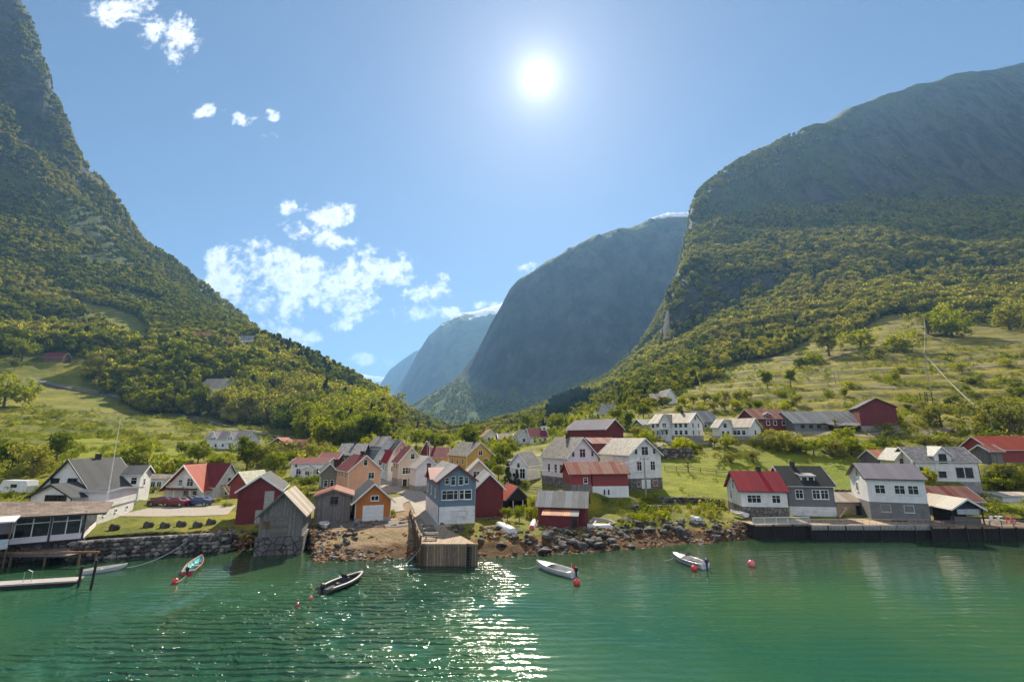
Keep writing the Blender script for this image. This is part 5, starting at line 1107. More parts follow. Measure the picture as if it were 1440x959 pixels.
# --- long white terrace with plank parapet, running from the flagpole house to the sea wall
def terrace():
    A = P(132, 736, 68); B = P(187, 716, 79); rt = empty('terrace', (A.x, A.y, 0), math.atan2(B.y-A.y, B.x-A.x)); W = math.hypot(B.x-A.x, B.y-A.y)
    tag(rt, 'white walled terrace with plank parapet below the flagpole', 'terrace')
    z = A.z + 1.7
    MB().box((-1.5,0,-.5),(W,3.5,z-.08)).build('wall', WHITE, rt); MB().box((-1.6,-.1,z-.08),(W+.1,3.5,z)).build('floor', CONC, rt)
    p = MB()
    for i in range(4): p.box((-1.6,-.12,z+.05+i*.24),(W+.1,-.06,z+.24+i*.24))
    p.build('parapet', WHITE, rt)
    for u in (.2,.5,.8): window(rt, W*u, 0, z-.8, 0, .5, .4, TRIM)
terrace()
# ------------------------------------------------------------------ rocks and walls
ROCKM = plain('shore_rock', (.11, .095, .085), .95, var=.6, sc=1.5, bmp=.8); ROCKW = plain('wrack_brown_rock', (.20, .10, .045), .95, var=.6, sc=2, bmp=.8); ROCKO = plain('orange_wrack', (.24,.11,.04), .95, var=.5, sc=2, bmp=.8); ROCKL = plain('pale_rock', (.30, .27, .24), .95, var=.5, sc=1.5, bmp=.8)
ROCKK = plain('wet_black_rock', (.03, .025, .022), .8, var=.4, sc=2, bmp=.8)
def rock_vf(rnd, n=9, m=6, sq=(1,1,.6)):
    b = MB(); b.sphere((0,0,0), 1, n, m, sq=sq); ph = [rnd.uniform(0, 6.28) for _ in range(6)]; V = []
    for v in b.v:
        k = 1 + .22*math.sin(2.1*v[0]*2+ph[0]) * math.cos(1.7*v[1]*2+ph[1]) + .16*math.sin(3.3*v[2]*2+ph[2]+v[0]*3) + .1*math.sin(5*v[1]+ph[3])
        V.append((v[0]*k, v[1]*k, v[2]*k))
    return V, b.f
def rock_mesh(name, seed, mat, sq=(1,1,.6), n=10, m=7):
    V, F = rock_vf(random.Random(seed), n, m, sq); b = MB(); b.add(V, F); return b.mesh(name, mat, uv=False)
def boulder(x, y, s, me, label, group, z=None, rz=None, sc=(1,1,1)):
    o = bpy.data.objects.new('boulder', me); COL.objects.link(o); o.location = (x, y, (float(H(x, y)) if z is None else z) + s*.15)
    o.rotation_euler = (random.uniform(-.3,.3), random.uniform(-.3,.3), random.uniform(0, 6.28) if rz is None else rz); o.scale = (s*sc[0], s*sc[1], s*sc[2]); tag(o, label, 'boulder', group); return o
BM = [rock_mesh('boulder', i, (ROCKM, ROCKW, ROCKK, ROCKM, ROCKL)[i], (1, random.uniform(.6, .9), random.uniform(.45, .65))) for i in range(5)]
RC = bpy.data.collections.new('rubble_kinds')
for i in range(5): RC.objects.link(bpy.data.objects.new('r%d' % i, rock_mesh('rubble', 50+i, (ROCKM, ROCKW, ROCKO, ROCKK, ROCKL)[i], (1,.8,.6), 7, 5)))
g = np.random.default_rng(31)
# individual boulders along the rocky shore
zones = [((690, 742), (770, 770), 14, .35, .8, (1, 0, 2)), ((770, 745), (900, 770), 34, .4, 1.0, (0, 2, 3)), ((870, 732), (1010, 752), 30, .4, .95, (0, 2, 3)), ((440, 745), (500, 782), 12, .3, .7, (0, 2)),
         ((330, 755), (362, 780), 8, .3, .6, (0, 1)), ((620, 738), (690, 762), 10, .3, .6, (3, 1)), ((1000, 745), (1070, 757), 8, .3, .6, (1, 3))]
for (a, b, n, s0, s1, ks) in zones:
    for _ in range(n):
        px, py = random.uniform(a[0], b[0]), random.uniform(a[1], b[1]); q = hit(px, py, 40, 90)
        if q is None or q.z < -.3: continue
        k = random.choice(ks); zn = 'right of the low red boathouse' if px > 830 else 'below the low red boathouse' if px > 760 else 'between the jetty and the low red boathouse' if px > 600 else 'on the beach left of the jetty'
        boulder(q.x, q.y, random.uniform(s0, s1), BM[k], ['dark grey boulder ', 'brown wrack covered boulder ', 'black wet boulder ', 'dark grey boulder ', 'pale boulder '][k] + zn, 'shore boulders ' + zn)
for i, (px, py) in enumerate([(208,741),(231,742),(254,740),(277,741),(296,737),(160,745)]):
    q = hit(px, py, 50, 100); m = BM[3]
    o = boulder(q.x, q.y, .75, m, 'upright pointed dark stone standing on the lawn above the sea wall', 'standing stones on the lawn', sc=(.8, .55, 1.5), rz=.3); o.name = 'standing_stone'; o['category'] = 'stone'; o.rotation_euler = (.1, .45, .2)
q = hit(765, 777, 40, 90); boulder(q.x, q.y, 1.0, BM[2], 'large round black boulder at the water edge below the low red boathouse', None, z=.1)
x, y, z, px, py, r, gg = samp(60000, 52, 82, az=50, seed=33)
k = (z > -.4) & (z < 1.9); dn = fbm(x/2.6, y/2.6, 3, 9); k &= gg.random(len(x)) < np.clip((dn - .42) * 3.2, .03, 1) * .6
k &= ~(inpoly(px, py, [(500,738),(575,738),(575,790),(500,800)]) & (gg.random(len(x)) > .4))
x, y, z = x[k], y[k], z[k]; n = len(x); print('rubble', n)
scatter('rubble', np.stack([x, y, z], 1), gg.uniform(.10, .36, n), gg.choice([0, 1, 1, 2, 2, 3, 4], n), RC, 'brown wrack covered rubble and pebbles along the tide line', 'rubble')
def stone_wall(label, pts, h, thick, name='stone_wall', seed=1, rs=.30, mats=(DSTONE, ROCKM, ROCKL, ROCKK), base=None, dark=False):
    """dry stone wall: every stone bulges from the face; pts are world (x,y,z of the top)"""
    rnd = random.Random(seed); root = empty(name, tuple(pts[0])); tag(root, label, 'wall'); root.location = pts[0]; O = Vector(pts[0])
    core = MB(); st = MB()
    for a, b in zip(pts, pts[1:]):
        a, b = Vector(a)-O, Vector(b)-O; d = b-a; d2 = Vector((d.x, d.y, 0)); l = d2.length; u = d2/l; nrm = Vector((u.y, -u.x, 0))
        core.add([a+nrm*(-thick), a, b, b+nrm*(-thick), a+nrm*(-thick)-Vector((0,0,h)), a-Vector((0,0,h)), b-Vector((0,0,h)), b-nrm*thick-Vector((0,0,h))],
                 [(0,1,2,3),(7,6,5,4),(1,5,6,2),(0,4,5,1),(3,2,6,7),(0,3,7,4)])
        t = 0
        rows_ = max(1, int(h/(rs*1.25)))
        for rI in range(rows_):
            t = rnd.uniform(0, rs)
            while t < l:
                s_ = rs*rnd.uniform(.65, 1.45); V, F = rock_vf(rnd, 6, 4, (1, .75, .62)); c = a + u*t + Vector((0,0,(b.z-a.z)*t/l)) - Vector((0,0,rs*.4 + rI*rs*1.25*(h/(rows_*rs*1.25)))) + nrm*rnd.uniform(-.05,.1)
                mi = rnd.choice((0, 0, 1, 1, 2) if rI > 1 or dark else (0, 1, 1, 0, 0))
                st.add([(c.x+(v[0]*u.x+v[1]*nrm.x)*s_, c.y+(v[0]*u.y+v[1]*nrm.y)*s_, c.z+v[2]*s_) for v in V], F, mi); t += s_*1.75
    core.build('core', DSTONE, root); st.build('stones', [ROCKM, ROCKL, ROCKK] if not dark else [ROCKM, ROCKL, ROCKM], root, uv=False); return root
def on(px, py, dz=0.0, y0=45, y1=2400):
    q = hit(px, py, y0, y1); return (q.x, q.y, q.z + dz)
stone_wall('dark dry stone sea wall holding up the lawn with the standing stones', [tuple(G(p, y, 2.1)) for p, y in ((100,763),(150,759),(210,755.5),(265,752.5),(324,750))], 2.7, 1.0, 'sea_wall', 3, .34)
stone_wall('stone garden wall under the yellow meadow left of the red roofed shore house', [on(p, y, .9, 60, 130) for p, y in ((925,707),(960,707),(990,708),(1020,711))], 1.6, .5, 'stone_wall', 4, .26, dark=True)
stone_wall('grey retaining wall below the balcony house garden', [on(p, y, 2.4, 90, 150) for p, y in ((925,644),(945,645),(975,645))], 3.2, .6, 'stone_wall', 5, .36, dark=True)
stone_wall('low stone wall along the back of the right quay yard', [on(p, y, .7, 60, 130) for p, y in ((1176,694),(1200,694),(1222,694))], 1.4, .4, 'stone_wall', 6, .26, dark=True)
stone_wall('rough stone wall on the slope between the rusty shed and the stone basement house', [on(p, y, .6, 60, 130) for p, y in ((890,716),(915,716),(945,716))], 1.2, .5, 'stone_wall', 8, .28, dark=True)
# ------------------------------------------------------------------ roads and yards
def strip(name, pts, w, mat, kind='structure', lift=.07, step=1.2, label=None, cat=None):
    P_ = [Vector((p[0], p[1], 0)) for p in pts]; S_ = []
    for i in range(len(P_)-1):
        n = max(1, int((P_[i+1]-P_[i]).length/step))
        p0, p1, p2, p3 = P_[max(i-1,0)], P_[i], P_[i+1], P_[min(i+2,len(P_)-1)]
        for j in range(n):
            t = j/n; S_.append(.5*((2*p1)+(p2-p0)*t+(2*p0-5*p1+4*p2-p3)*t*t+(3*p1-p0-3*p2+p3)*t**3))
    S_.append(P_[-1]); V = []; F = []; K_ = 4
    for i, p in enumerate(S_):
        d = (S_[min(i+1,len(S_)-1)]-S_[max(i-1,0)]).normalized(); nrm = Vector((-d.y, d.x, 0))
        for k in range(K_+1):
            q = p + nrm*w*(k/K_-.5); V.append((q.x, q.y, float(H(q.x, q.y)) + lift))
        if i:
            b = (i-1)*(K_+1)
            for k in range(K_): F.append((b+k, b+k+1, b+K_+2+k, b+K_+1+k))
    m = MB(); m.add(V, F); o = m.build(name, mat, uv=False); tag(o, label, cat, kind=kind); return o
GRAV = plain('light_gravel', (.34, .29, .24), .95, var=.35, sc=2.5, bmp=.5); ASPH = plain('worn_asphalt', (.13, .125, .12), .9, var=.3, sc=1.5, bmp=.3); DIRT = plain('dirt_track', (.26, .21, .13), .95, var=.4, sc=1, bmp=.4)
strip('street', [on(*p) for p in ((612,742),(604,722),(592,706),(583,696),(566,690),(551,688),(543,680),(541,670))], 4.2, GRAV)
strip('street', [on(*p) for p in ((583,700),(560,703),(550,712),(552,722))], 4.0, GRAV, lift=.10)
strip('yard', [on(*p) for p in ((446,738),(480,738),(520,738),(556,736),(590,732))], 3.4, ASPH, lift=.06)
strip('parking_yard', [on(*p) for p in ((196,718),(240,719),(290,718),(326,717))], 9.0, GRAV, lift=.05)
strip('road', [on(*p) for p in ((40,532),(100,545),(160,557),(220,572),(290,590),(350,604),(410,616),(450,624))], 4.5, ASPH, step=3, lift=.2)
strip('road', [on(*p) for p in ((700,650),(760,640),(800,650),(880,640),(930,625),(1010,623),(1110,612),(1240,612),(1330,606),(1440,600))], 3.2, DIRT, lift=.1)
for pts in ([(1180,462),(1240,458),(1300,460)], [(1100,505),(1180,500),(1250,490),(1330,480),(1440,478)], [(1030,560),(1100,553),(1180,547),(1260,545)], [(1060,535),(1150,520),(1230,518),(1320,520),(1440,512)]):
    strip('track', [on(*p) for p in pts], 2.4, DIRT, step=3, lift=.12)
stone_wall('long low stone wall on the lower side of the left hillside road', [on(p, y, .9) for p, y in ((60,541),(110,551),(160,561),(220,576),(290,594),(350,608),(410,620))], 1.8, .7, 'stone_wall', 9, .5, dark=True)
# ------------------------------------------------------------------ jetty in the centre
def jetty():
    z = 2.2; c = [G(593.5,765.6,z), G(671,765.6,z), G(628,742.5,z), G(601,722,z), G(578,722,z)]
    O = c[0].copy(); rt = empty('jetty', (O.x, O.y, 0)); tag(rt, 'plank jetty with upright board front and ladder before the blue boathouse', 'jetty'); L_ = [Vector((p.x-O.x, p.y-O.y, 0)) for p in c]
    n = 5; m = MB(); m.add([(p.x,p.y,z) for p in L_]+[(p.x,p.y,z-.22) for p in L_], [tuple(range(n)), tuple(range(2*n-1,n-1,-1))]+[((i+1)%n,i,i+n,(i+1)%n+n) for i in range(n)]); m.build('deck', DECK, rt, uv=True)
    k = MB(); k.add([(p.x*.99+.1,p.y+.35,z-.23) for p in L_]+[(p.x*.99+.1,p.y+.35,-3) for p in L_], [tuple(range(n)), tuple(range(2*n-1,n-1,-1))]+[((i+1)%n,i,i+n,(i+1)%n+n) for i in range(n)]); k.build('fill', DARKW, rt)
    w = L_[1].x; x = 0; rnd = random.Random(4); tones = [bare_wood('fender_board', (.36,.25,.17), 5), bare_wood('grey_fender_board', (.26,.21,.18), 5), bare_wood('pale_fender_board', (.50,.36,.24), 5)]
    m = MB()
    while x < w-.02:
        d = rnd.uniform(.09,.15)
        if not (w*.80 < x < w*.885): m.box((x, -.12+rnd.uniform(-.02,.02), rnd.uniform(-.6,-.1)), (x+d, -.02, z-.06+rnd.uniform(-.05,.05)), rnd.randrange(3))
        x += d+.05
    m.build('fender', tones, rt)
    MB().beam((-.1,-.07,z+.05),(w+.1,-.07,z+.05),.2,.16).build('kerb_beam', tones[2], rt)
    l = MB().beam((w*.81,-.1,-1),(w*.81,-.1,z),.08).beam((w*.875,-.1,-1),(w*.875,-.1,z),.08)
    for i in range(7): l.beam((w*.80,-.13,.2+i*.3),(w*.885,-.13,.2+i*.3),.06,.05)
    l.build('ladder', tones[1], rt)
    a, b = L_[0], L_[4]; pl = MB()
    for i in range(12):
        p = a.lerp(b, i/11) - Vector((.18, 0, 0)); MB().tube([(p.x,p.y,-2.5),(p.x,p.y,z+(1.0 if i%2==0 else .1))], .12, 7).build('piling', BROWNW, rt)
    r = MB(); q = a - Vector((.2,0,0)); s_ = b - Vector((.2,0,0)); r.beam((q.x,q.y,z+.95),(s_.x,s_.y,z+.95),.14,.1).beam((q.x,q.y,z+.5),(s_.x,s_.y,z+.5),.1,.08)
    for i in range(60):
        p = q.lerp(s_, i/59); r.beam((p.x-.1,p.y,z-1.6+.4*math.sin(i)),(p.x-.1,p.y,z+.4),.14,.05)
    r.build('side_boards', BROWNW, rt)
    for i in range(8):
        p = L_[1].lerp(L_[2], i/7); MB().tube([(p.x-.1,p.y+.3,-2.5),(p.x-.1,p.y+.3,z-.2)], .12, 7).build('piling', BROWNW, rt)
    for i, (u, v) in enumerate(((.20,.10),(.22,.22),(.17,.34))):
        y = L_[4].y*v*1.0; xx = L_[4].x*v + .25
        b_ = empty('picnic_bench', (O.x+xx+.9, O.y+y+.6, z+.01), .1)
        tag(b_, ['grey plank bench stack on the jetty nearest its outer end', 'grey plank bench in the middle of the row on the jetty', 'grey plank bench on the jetty nearest the shore'][i], 'bench', 'benches on the jetty')
        MB().box((-.8,-.25,.68),(.8,.25,.74)).build('table_top', OLDH, b_); MB().box((-.8,-.75,.42),(.8,-.5,.47)).build('seat', OLDH, b_); MB().box((-.8,.5,.42),(.8,.75,.47)).build('seat', OLDH, b_)
        for sx_ in (-.6,.6): MB().beam((sx_,-.65,0),(sx_,.2,.68),.07).beam((sx_,.65,0),(sx_,-.2,.68),.07).beam((sx_,-.7,.4),(sx_,.7,.4),.06).build('leg', OLDH, b_)
jetty()
# ------------------------------------------------------------------ quays on the right
def quay(label, x0, x1, y0, y1, ztop, py0, mat=DARKW, pick=True, railh=.9, rmat=None, name='quay', back=7.5):
    a, b = G(x0, py0, ztop), G(x1, py0 + (y1-y0), ztop); t = math.atan2(b.y-a.y, b.x-a.x); W = math.hypot(b.x-a.x, b.y-a.y)
    rt = empty(name, (a.x, a.y, 0), t); tag(rt, label, 'quay')
    MB().box((0,0,ztop-.2),(W,back,ztop)).build('deck', DECK if mat is DARKW else mat, rt)
    MB().box((.2,.5,-3),(W-.2,back,ztop-.21)).build('fill', DARKW, rt)
    f = MB(); x = 0
    while x < W: f.box((x,-.06,-.4),(x+.16,.0,ztop-.22)); x += .26
    f.build('fender', DARKW, rt)
    n = max(2, int(W/2.2))
    for i in range(n+1): MB().tube([(W*i/n,-.14,-2.5),(W*i/n,-.14,ztop+.05)], .11, 6).build('piling', DARKW, rt)
    if pick:
        m = MB(); x = .1
        while x < W-.1: m.box((x,-.22,ztop-.55),(x+.08,-.17,ztop+.18)); x += .19
        m.build('pickets', plain('greyed_white', (.50,.49,.48), .8), rt)
    if railh: rail(rt, [(0,.1,ztop),(W,.1,ztop)], railh, rmat or OLDH, .9 if pick else .14)
    return rt
quay('dark plank quay with pale pickets in front of the white and grey house', 1139, 1309, 739, 739, 1.8, 739, railh=.8, rmat=plain('rosy_rail', (.46,.36,.33), .8))
quay('white railed terrace deck in front of the red roofed shore house', 1060, 1140, 738, 737, 1.9, 738, pick=False, railh=.95, rmat=TRIM, back=4.5, name='terrace_deck')
quay('dark tarred quay carrying the striped roof kiosk at the right edge', 1309, 1475, 742, 742, 1.7, 741, pick=False, railh=.85, rmat=OLDH)
def chair(x, y, z, mat, label, rz, group):
    c = empty('cafe_chair', (x, y, z), rz); tag(c, label, 'chair', group); MB().box((-.25,-.25,.42),(.25,.25,.48)).build('seat', mat, c); MB().box((-.25,.22,.48),(.25,.27,1.0)).build('backrest', mat, c)
    for sx_ in (-.2,.2):
        for sy in (-.2,.2): MB().beam((sx_,sy,0),(sx_,sy,.42),.05).build('leg', mat, c)
PK = plain('pink_plastic', (.75,.08,.16), .5); WP = plain('white_plastic', (.75,.75,.75), .5)
for i, (px, m_, l) in enumerate(((1401,WP,'white cafe chair left of the pink ones behind the quay railing'),(1412,WP,'white cafe chair nearest the pink ones behind the quay railing'),(1423,PK,'pink cafe chair left of the other pink chair on the quay'),(1430,PK,'pink cafe chair at the right end of the quay row'))):
    p = G(px, 736, 1.72); chair(p.x, p.y + .4, 1.71, m_, l, .3*i, 'cafe chairs on the right quay')
tb = G(1417, 735, 1.72); tr_ = empty('cafe_table', (tb.x, tb.y+1.2, 1.71)); tag(tr_, 'round white cafe table among the chairs on the right quay', 'table'); MB().tube([(0,0,.7),(0,0,.74)], .45, 14).build('table_top', WP, tr_); MB().tube([(0,0,0),(0,0,.7)], .04, 8).build('leg', WP, tr_)
# ------------------------------------------------------------------ left landing stage
def stage():
    a, b = G(-60, 778, 1.5), G(140, 776, 1.35); rt = empty('landing_stage', (a.x, a.y, 0)); tag(rt, 'timber landing frame with one long orange brown beam at the left edge of the water', 'landing stage'); d = b-a
    MB().beam((0,0,1.5),(d.x,d.y,1.35),.14,.2).build('beam', bare_wood('orange_timber', (.42,.20,.09)), rt)
    for t in (.12,.38,.62,.86,.98): MB().tube([(d.x*t,d.y*t,-2),(d.x*t,d.y*t,1.45)], .12, 7).build('post', BROWNW, rt)
    MB().box((0,.6,1.0),(d.x*.8,4.5,1.1)).build('deck', OLDH, rt)
stage()
a, b = G(-60, 827, .4), G(105, 817, .4); fd = empty('floating_dock', (a.x, a.y, 0), math.atan2(b.y-a.y, b.x-a.x)); tag(fd, 'pale floating dock at the left edge beside the two dark mooring posts', 'dock'); W = math.hypot(b.x-a.x, b.y-a.y)
MB().box((0,0,.3),(W,1.5,.45)).build('deck', plain('pale_planks', (.36,.32,.30), .8), fd); MB().box((.1,.08,-.25),(W-.1,1.42,.29)).build('float', DARKW, fd)
MB().tube([(W*.5,.7,.45),(W*.5,.7,1.3),(W*.53,.7,1.5),(W*.57,.7,1.3),(W*.57,.7,.45)], .03, 6).build('handrail', plain('galvanised', (.5,.5,.5), .4, .8), fd)
for i, (px, py, hh, lean) in enumerate(((108,826,1.9,.03),(125,829,2.6,.05))):
    q = G(px, py, 0); o = MB().tube([(0,0,-3),(lean*6,0,hh)], .11, 8).build('mooring_post', DARKW); o.location = (q.x, q.y, 0); tag(o, ['shorter dark mooring post at the end of the floating dock', 'taller dark mooring post in front of the white rowing boat'][i], 'mooring post', 'mooring posts by the floating dock')
# ------------------------------------------------------------------ boats
def hull_mesh(Lh, Wd, Hh, sheer=.25, transom=.75, t=.05, n=14, m=9, flare=.35):
    """open hull, bow at +x; outer and inner skins with a rim"""
    def section(u, inner):
        k = (1 - max(0, (u-.35)/.65)**2.2) * (transom + (1-transom)*min(1, u/.35)); k = max(k, .015); w = Wd/2*k; z1 = Hh*(1 + sheer*max(0, u-.3)**2*2); z0 = .0 + Hh*.9*max(0, (u-.72)/.28)**2
        if inner: w = max(w-t, .005); z0 = z0 + t*1.6
        pts = []
        for j in range(m):
            a = -1 + 2*j/(m-1); s_ = abs(a); y = w*math.copysign(s_**(.55), a); z = z0 + (z1-z0)*s_**2.4; pts.append((y, z))
        return pts
    V, F = [], []
    for inn in (0, 1):
        for i in range(n):
            u = i/(n-1)*(1 if not inn else .985) ; 
            for y, z in section(u, inn): V.append(((u-.5)*Lh + (0 if not inn else t*.5), y, z))
    for inn in (0, 1):
        o = inn*n*m
        for i in range(n-1):
            for j in range(m-1):
                q = (o+i*m+j, o+(i+1)*m+j, o+(i+1)*m+j+1, o+i*m+j+1); F.append(q if inn else q[::-1])
    o = n*m
    for i in range(n-1):
        F.append((i*m, (i+1)*m, o+(i+1)*m, o+i*m)[::-1]); F.append((i*m+m-1, (i+1)*m+m-1, o+(i+1)*m+m-1, o+i*m+m-1))
    for j in range(m-1): F.append((j, j+1, o+j+1, o+j)[::-1])
    F.append(tuple(range(m))); F.append(tuple(o+j for j in range(m))[::-1])
    return V, F, section
def gel(name, c, r=.25): return plain(name, c, r, var=.12, sc=2, bmp=.03)
def boat(name, label, cat, stern, bow, Wd, Hh, hull, rim, inner=None, motor=None, seats=2, ribs=False, console=False, tubes=False, z=-.12, upside=False, stripe=None, tr=.75, group=None, deck=False, flag=False, roll=0):
    s, b = Vector(stern), Vector(bow); d = b-s; Lh = math.hypot(d.x, d.y); c = (s+b)/2; rz = math.atan2(d.y, d.x)
    rt = empty(name, (c.x, c.y, c.z + z), rz); tag(rt, label, cat, group)
    if upside: rt.rotation_euler = (math.pi + roll, 0, rz); rt.location.z += Hh
    else: rt.rotation_euler = (roll, 0, rz)
    V, F, sec = hull_mesh(Lh, Wd, Hh, transom=tr); m = MB(); nf = 13*8; mi = [0]*nf + [1]*nf
    m.add(V, F); m.mi = mi + [2]*(len(F)-2*nf)
    m.build('hull', [hull, inner or rim, rim], rt, smooth=False, uv=False)
    g1, g2 = [], []
    for i in range(14):
        u = i/13; q = sec(u, 0); g1.append(((u-.5)*Lh, q[0][0], q[0][1])); g2.append(((u-.5)*Lh, q[-1][0], q[-1][1]))
    r = .035 if not tubes else .17
    MB().tube(g1 + g2[::-1], r, 8).build('tube' if tubes else 'gunwale', rim, rt, smooth=True, uv=False)
    if stripe:
        sm = MB().tube([(p[0], p[1]*1.0, p[2]-.16) for p in g1], .03, 6); sm.tube([(p[0], p[1]*1.0, p[2]-.16) for p in g2], .03, 6); sm.build('stripe', stripe, rt, uv=False)
    for k in range(seats):
        u = .18 + .55*k/max(1, seats-1) if seats > 1 else .45; q = sec(u, 1); w = abs(q[0][0])*.93
        MB().box(((u-.5)*Lh-.13, -w, Hh*.62), ((u-.5)*Lh+.13, w, Hh*.62+.04)).build('thwart', inner or rim, rt)
    if ribs:
        for k in range(6):
            u = .1+.12*k; q = sec(u, 1); MB().tube([((u-.5)*Lh, y*.98, zz+.01) for y, zz in q], .025, 5).build('rib', rim, rt, uv=False)
    if deck:
        n = 6; V2 = []
        for i in range(n):
            u = .60+.39*i/(n-1); q = sec(u, 0); V2 += [((u-.5)*Lh, q[0][0]*.98, q[0][1]+.01), ((u-.5)*Lh, 0, q[0][1]+.10), ((u-.5)*Lh, q[-1][0]*.98, q[-1][1]+.01)]
        MB().add(V2, [(i*3+k, i*3+k+1, (i+1)*3+k+1, (i+1)*3+k) for i in range(n-1) for k in range(2)]).build('foredeck', hull, rt, uv=False)
    if console:
        MB().box((-.05,-.35,Hh*.3),(.4,.35,Hh+.3)).build('console', inner or hull, rt); MB().add([(.1,-.38,Hh+.3),(.1,.38,Hh+.3),(-.08,.34,Hh+.62),(-.08,-.34,Hh+.62)], [(0,1,2,3)]).build('windscreen', plain('smoked_screen', (.05,.05,.06), .1), rt)
        MB().box((-.75,-.3,Hh*.3),(-.45,.3,Hh*.9)).build('seat', plain('boat_seat', (.10,.10,.11), .6), rt)
    if motor:
        mm = MB().sphere((-Lh/2-.22, 0, Hh+.32), .26, 10, 7, sq=(1.1,.75,1.0)); mt = mm.build('outboard_motor', motor, rt, smooth=True, uv=False)
        MB().beam((-Lh/2-.24,0,Hh+.2),(-Lh/2-.30,0,-.35),.13,.16).build('leg', motor, mt); MB().beam((-Lh/2-.02,0,Hh+.25),(-Lh/2+.45,0,Hh+.38),.04).build('tiller', motor, mt)
    if flag:
        f_ = MB().beam((-Lh/2+.15,.3,Hh),(-Lh/2+.05,.3,Hh+.95),.03).build('flagstaff', TRIM, rt); MB().add([(-Lh/2+.05,.3,Hh+.95),(-Lh/2-.45,.42,Hh+.7),(-Lh/2-.42,.4,Hh+.3),(-Lh/2+.08,.3,Hh+.5)], [(0,1,2,3)]).build('flag', plain('pink_red_flag', (.75,.05,.10), .8), f_)
    return rt
WG = gel('white_gelcoat', (.74,.73,.75)); GG = gel('grey_rubber', (.10,.095,.10), .5); BK = gel('black_plastic', (.015,.015,.02), .35); TEAL = gel('teal_paint', (.08,.42,.42), .5); RP = gel('red_paint', (.55,.06,.06), .5); CRM = gel('cream_paint', (.60,.55,.50), .5)
boat('inflatable_boat', 'dark grey inflatable motor boat floating left of the jetty', 'boat', G(455,834), G(509,811), 1.9, .45, GG, GG, inner=plain('dark_floor', (.05,.05,.055), .8), motor=BK, seats=1, console=True, tubes=True)
boat('motor_boat', 'white open motor boat with pink flag moored right of the jetty', 'boat', G(808,812), G(755,796), 1.7, .62, WG, WG, inner=CRM, motor=BK, seats=2, flag=True, deck=True)
boat('motor_boat', 'white motor boat with blue stripe and dark outboard moored furthest right', 'boat', G(992,800), G(947,785), 1.8, .66, WG, WG, inner=CRM, motor=gel('navy_plastic', (.02,.03,.07)), seats=1, console=True, stripe=gel('navy_stripe', (.03,.05,.12)), deck=True)
boat('rowing_boat', 'small rowing boat with red rim and teal inside near the sea wall', 'boat', G(263,809), G(283,786), 1.5, .5, WG, RP, inner=TEAL, motor=BK, seats=3, ribs=True)
boat('rowing_boat', 'long white rowing boat moored behind the dark mooring posts', 'boat', G(112,808), G(178,799), 1.4, .5, WG, CRM, inner=CRM, seats=3, tr=.4)
def land(px, py, dz=.05): q = hit(px, py, 45, 110); return Vector((q.x, q.y, q.z+dz))
boat('upturned_boat', 'white boat hauled up on the grass left of the low red boathouse', 'boat', land(722,752), land(697,735), 1.6, .6, WG, WG, inner=CRM, z=0, upside=True)
boat('upturned_boat', 'cream boat lying upturned right of the low red boathouse', 'boat', land(826,741), land(864,744), 1.5, .5, CRM, CRM, z=0, upside=True)
boat('rowing_boat', 'brown wooden boat drawn up behind the cream upturned one', 'boat', land(832,735), land(868,741), 1.4, .45, bare_wood('varnished_planks', (.45,.25,.12)), CRM, z=0, roll=.5)
boat('rowing_boat', 'small white dinghy drawn up in front of the grey board shed', 'boat', land(455,738), land(456,747), 1.4, .55, WG, WG, inner=CRM, z=0)
boat('upturned_boat', 'white dinghy tilted on the grass above the dark boulders', 'boat', land(984,735), land(970,726), 1.3, .5, WG, WG, z=0, upside=True)
boat('rowing_boat', 'white boat drawn up on the slip beside the red roofed shore house', 'boat', land(1050,731,.3), land(1028,725,.3), 1.5, .5, WG, WG, inner=CRM, z=0)
boat('upturned_boat', 'pale boat end up leaning beside the low red boathouse', 'boat', land(748,744), land(752,733), 1.0, .5, WG, PK, z=0, upside=True)
# ------------------------------------------------------------------ buoys
RB = gel('red_buoy', (.75,.05,.06), .4); PB = gel('pink_buoy', (.85,.20,.22), .4)
for px, py, r_, m_, l in ((246,820,.30,RB,'red mooring buoy in front of the red rimmed rowing boat'),(811,822,.32,RB,'red mooring buoy beside the white boat with the pink flag'),(976,802,.32,RB,'red mooring buoy beside the blue striped motor boat'),(1057,796,.40,PB,'large pink mooring buoy alone in the right water'),(437,842,.16,PB,'tiny pink float left of the inflatable boat'),(418,852,.14,RB,'tiny red float on the dark water left of the inflatable boat')):
    q = G(px, py, 0); rt = empty('buoy', (q.x, q.y, 0)); tag(rt, l, 'buoy', 'mooring buoys'); MB().sphere((0,0,r_*.55), r_, 16, 10, sq=(1,1,1.12)).build('float', m_, rt, smooth=True, uv=False); MB().tube([(0,0,r_*1.6),(0,0,r_*1.95)], .07*r_/.3, 8).build('eye', BK, rt, uv=False)
def rope(label, a, b, sag, mat, r=.022, name='mooring_rope'):
    a, b = Vector(a), Vector(b); n = 14; pts = [a.lerp(b, i/n) - Vector((0,0,sag*4*(i/n)*(1-i/n))) for i in range(n+1)]; pts = [Vector((p.x,p.y,max(p.z,.03))) if min(a.z,b.z) >= 0 and name == 'mooring_rope' else p for p in pts]
    m = MB().tube(pts, r, 5); o = m.build(name, mat, uv=False); tag(o, label, 'rope' if name == 'mooring_rope' else 'cable'); return o
RPM = plain('pale_rope', (.45,.42,.36), .9); BRP = plain('blue_rope', (.25,.32,.42), .9)
rope('long pale rope from the white rowing boat to the sea wall', G(178,798,.3), G(262,762,1.6), .5, BRP, .04)
rope('rope from the jetty down into the water on its left side', G(592,770,2), G(558,800,.05), .3, RPM, .03)
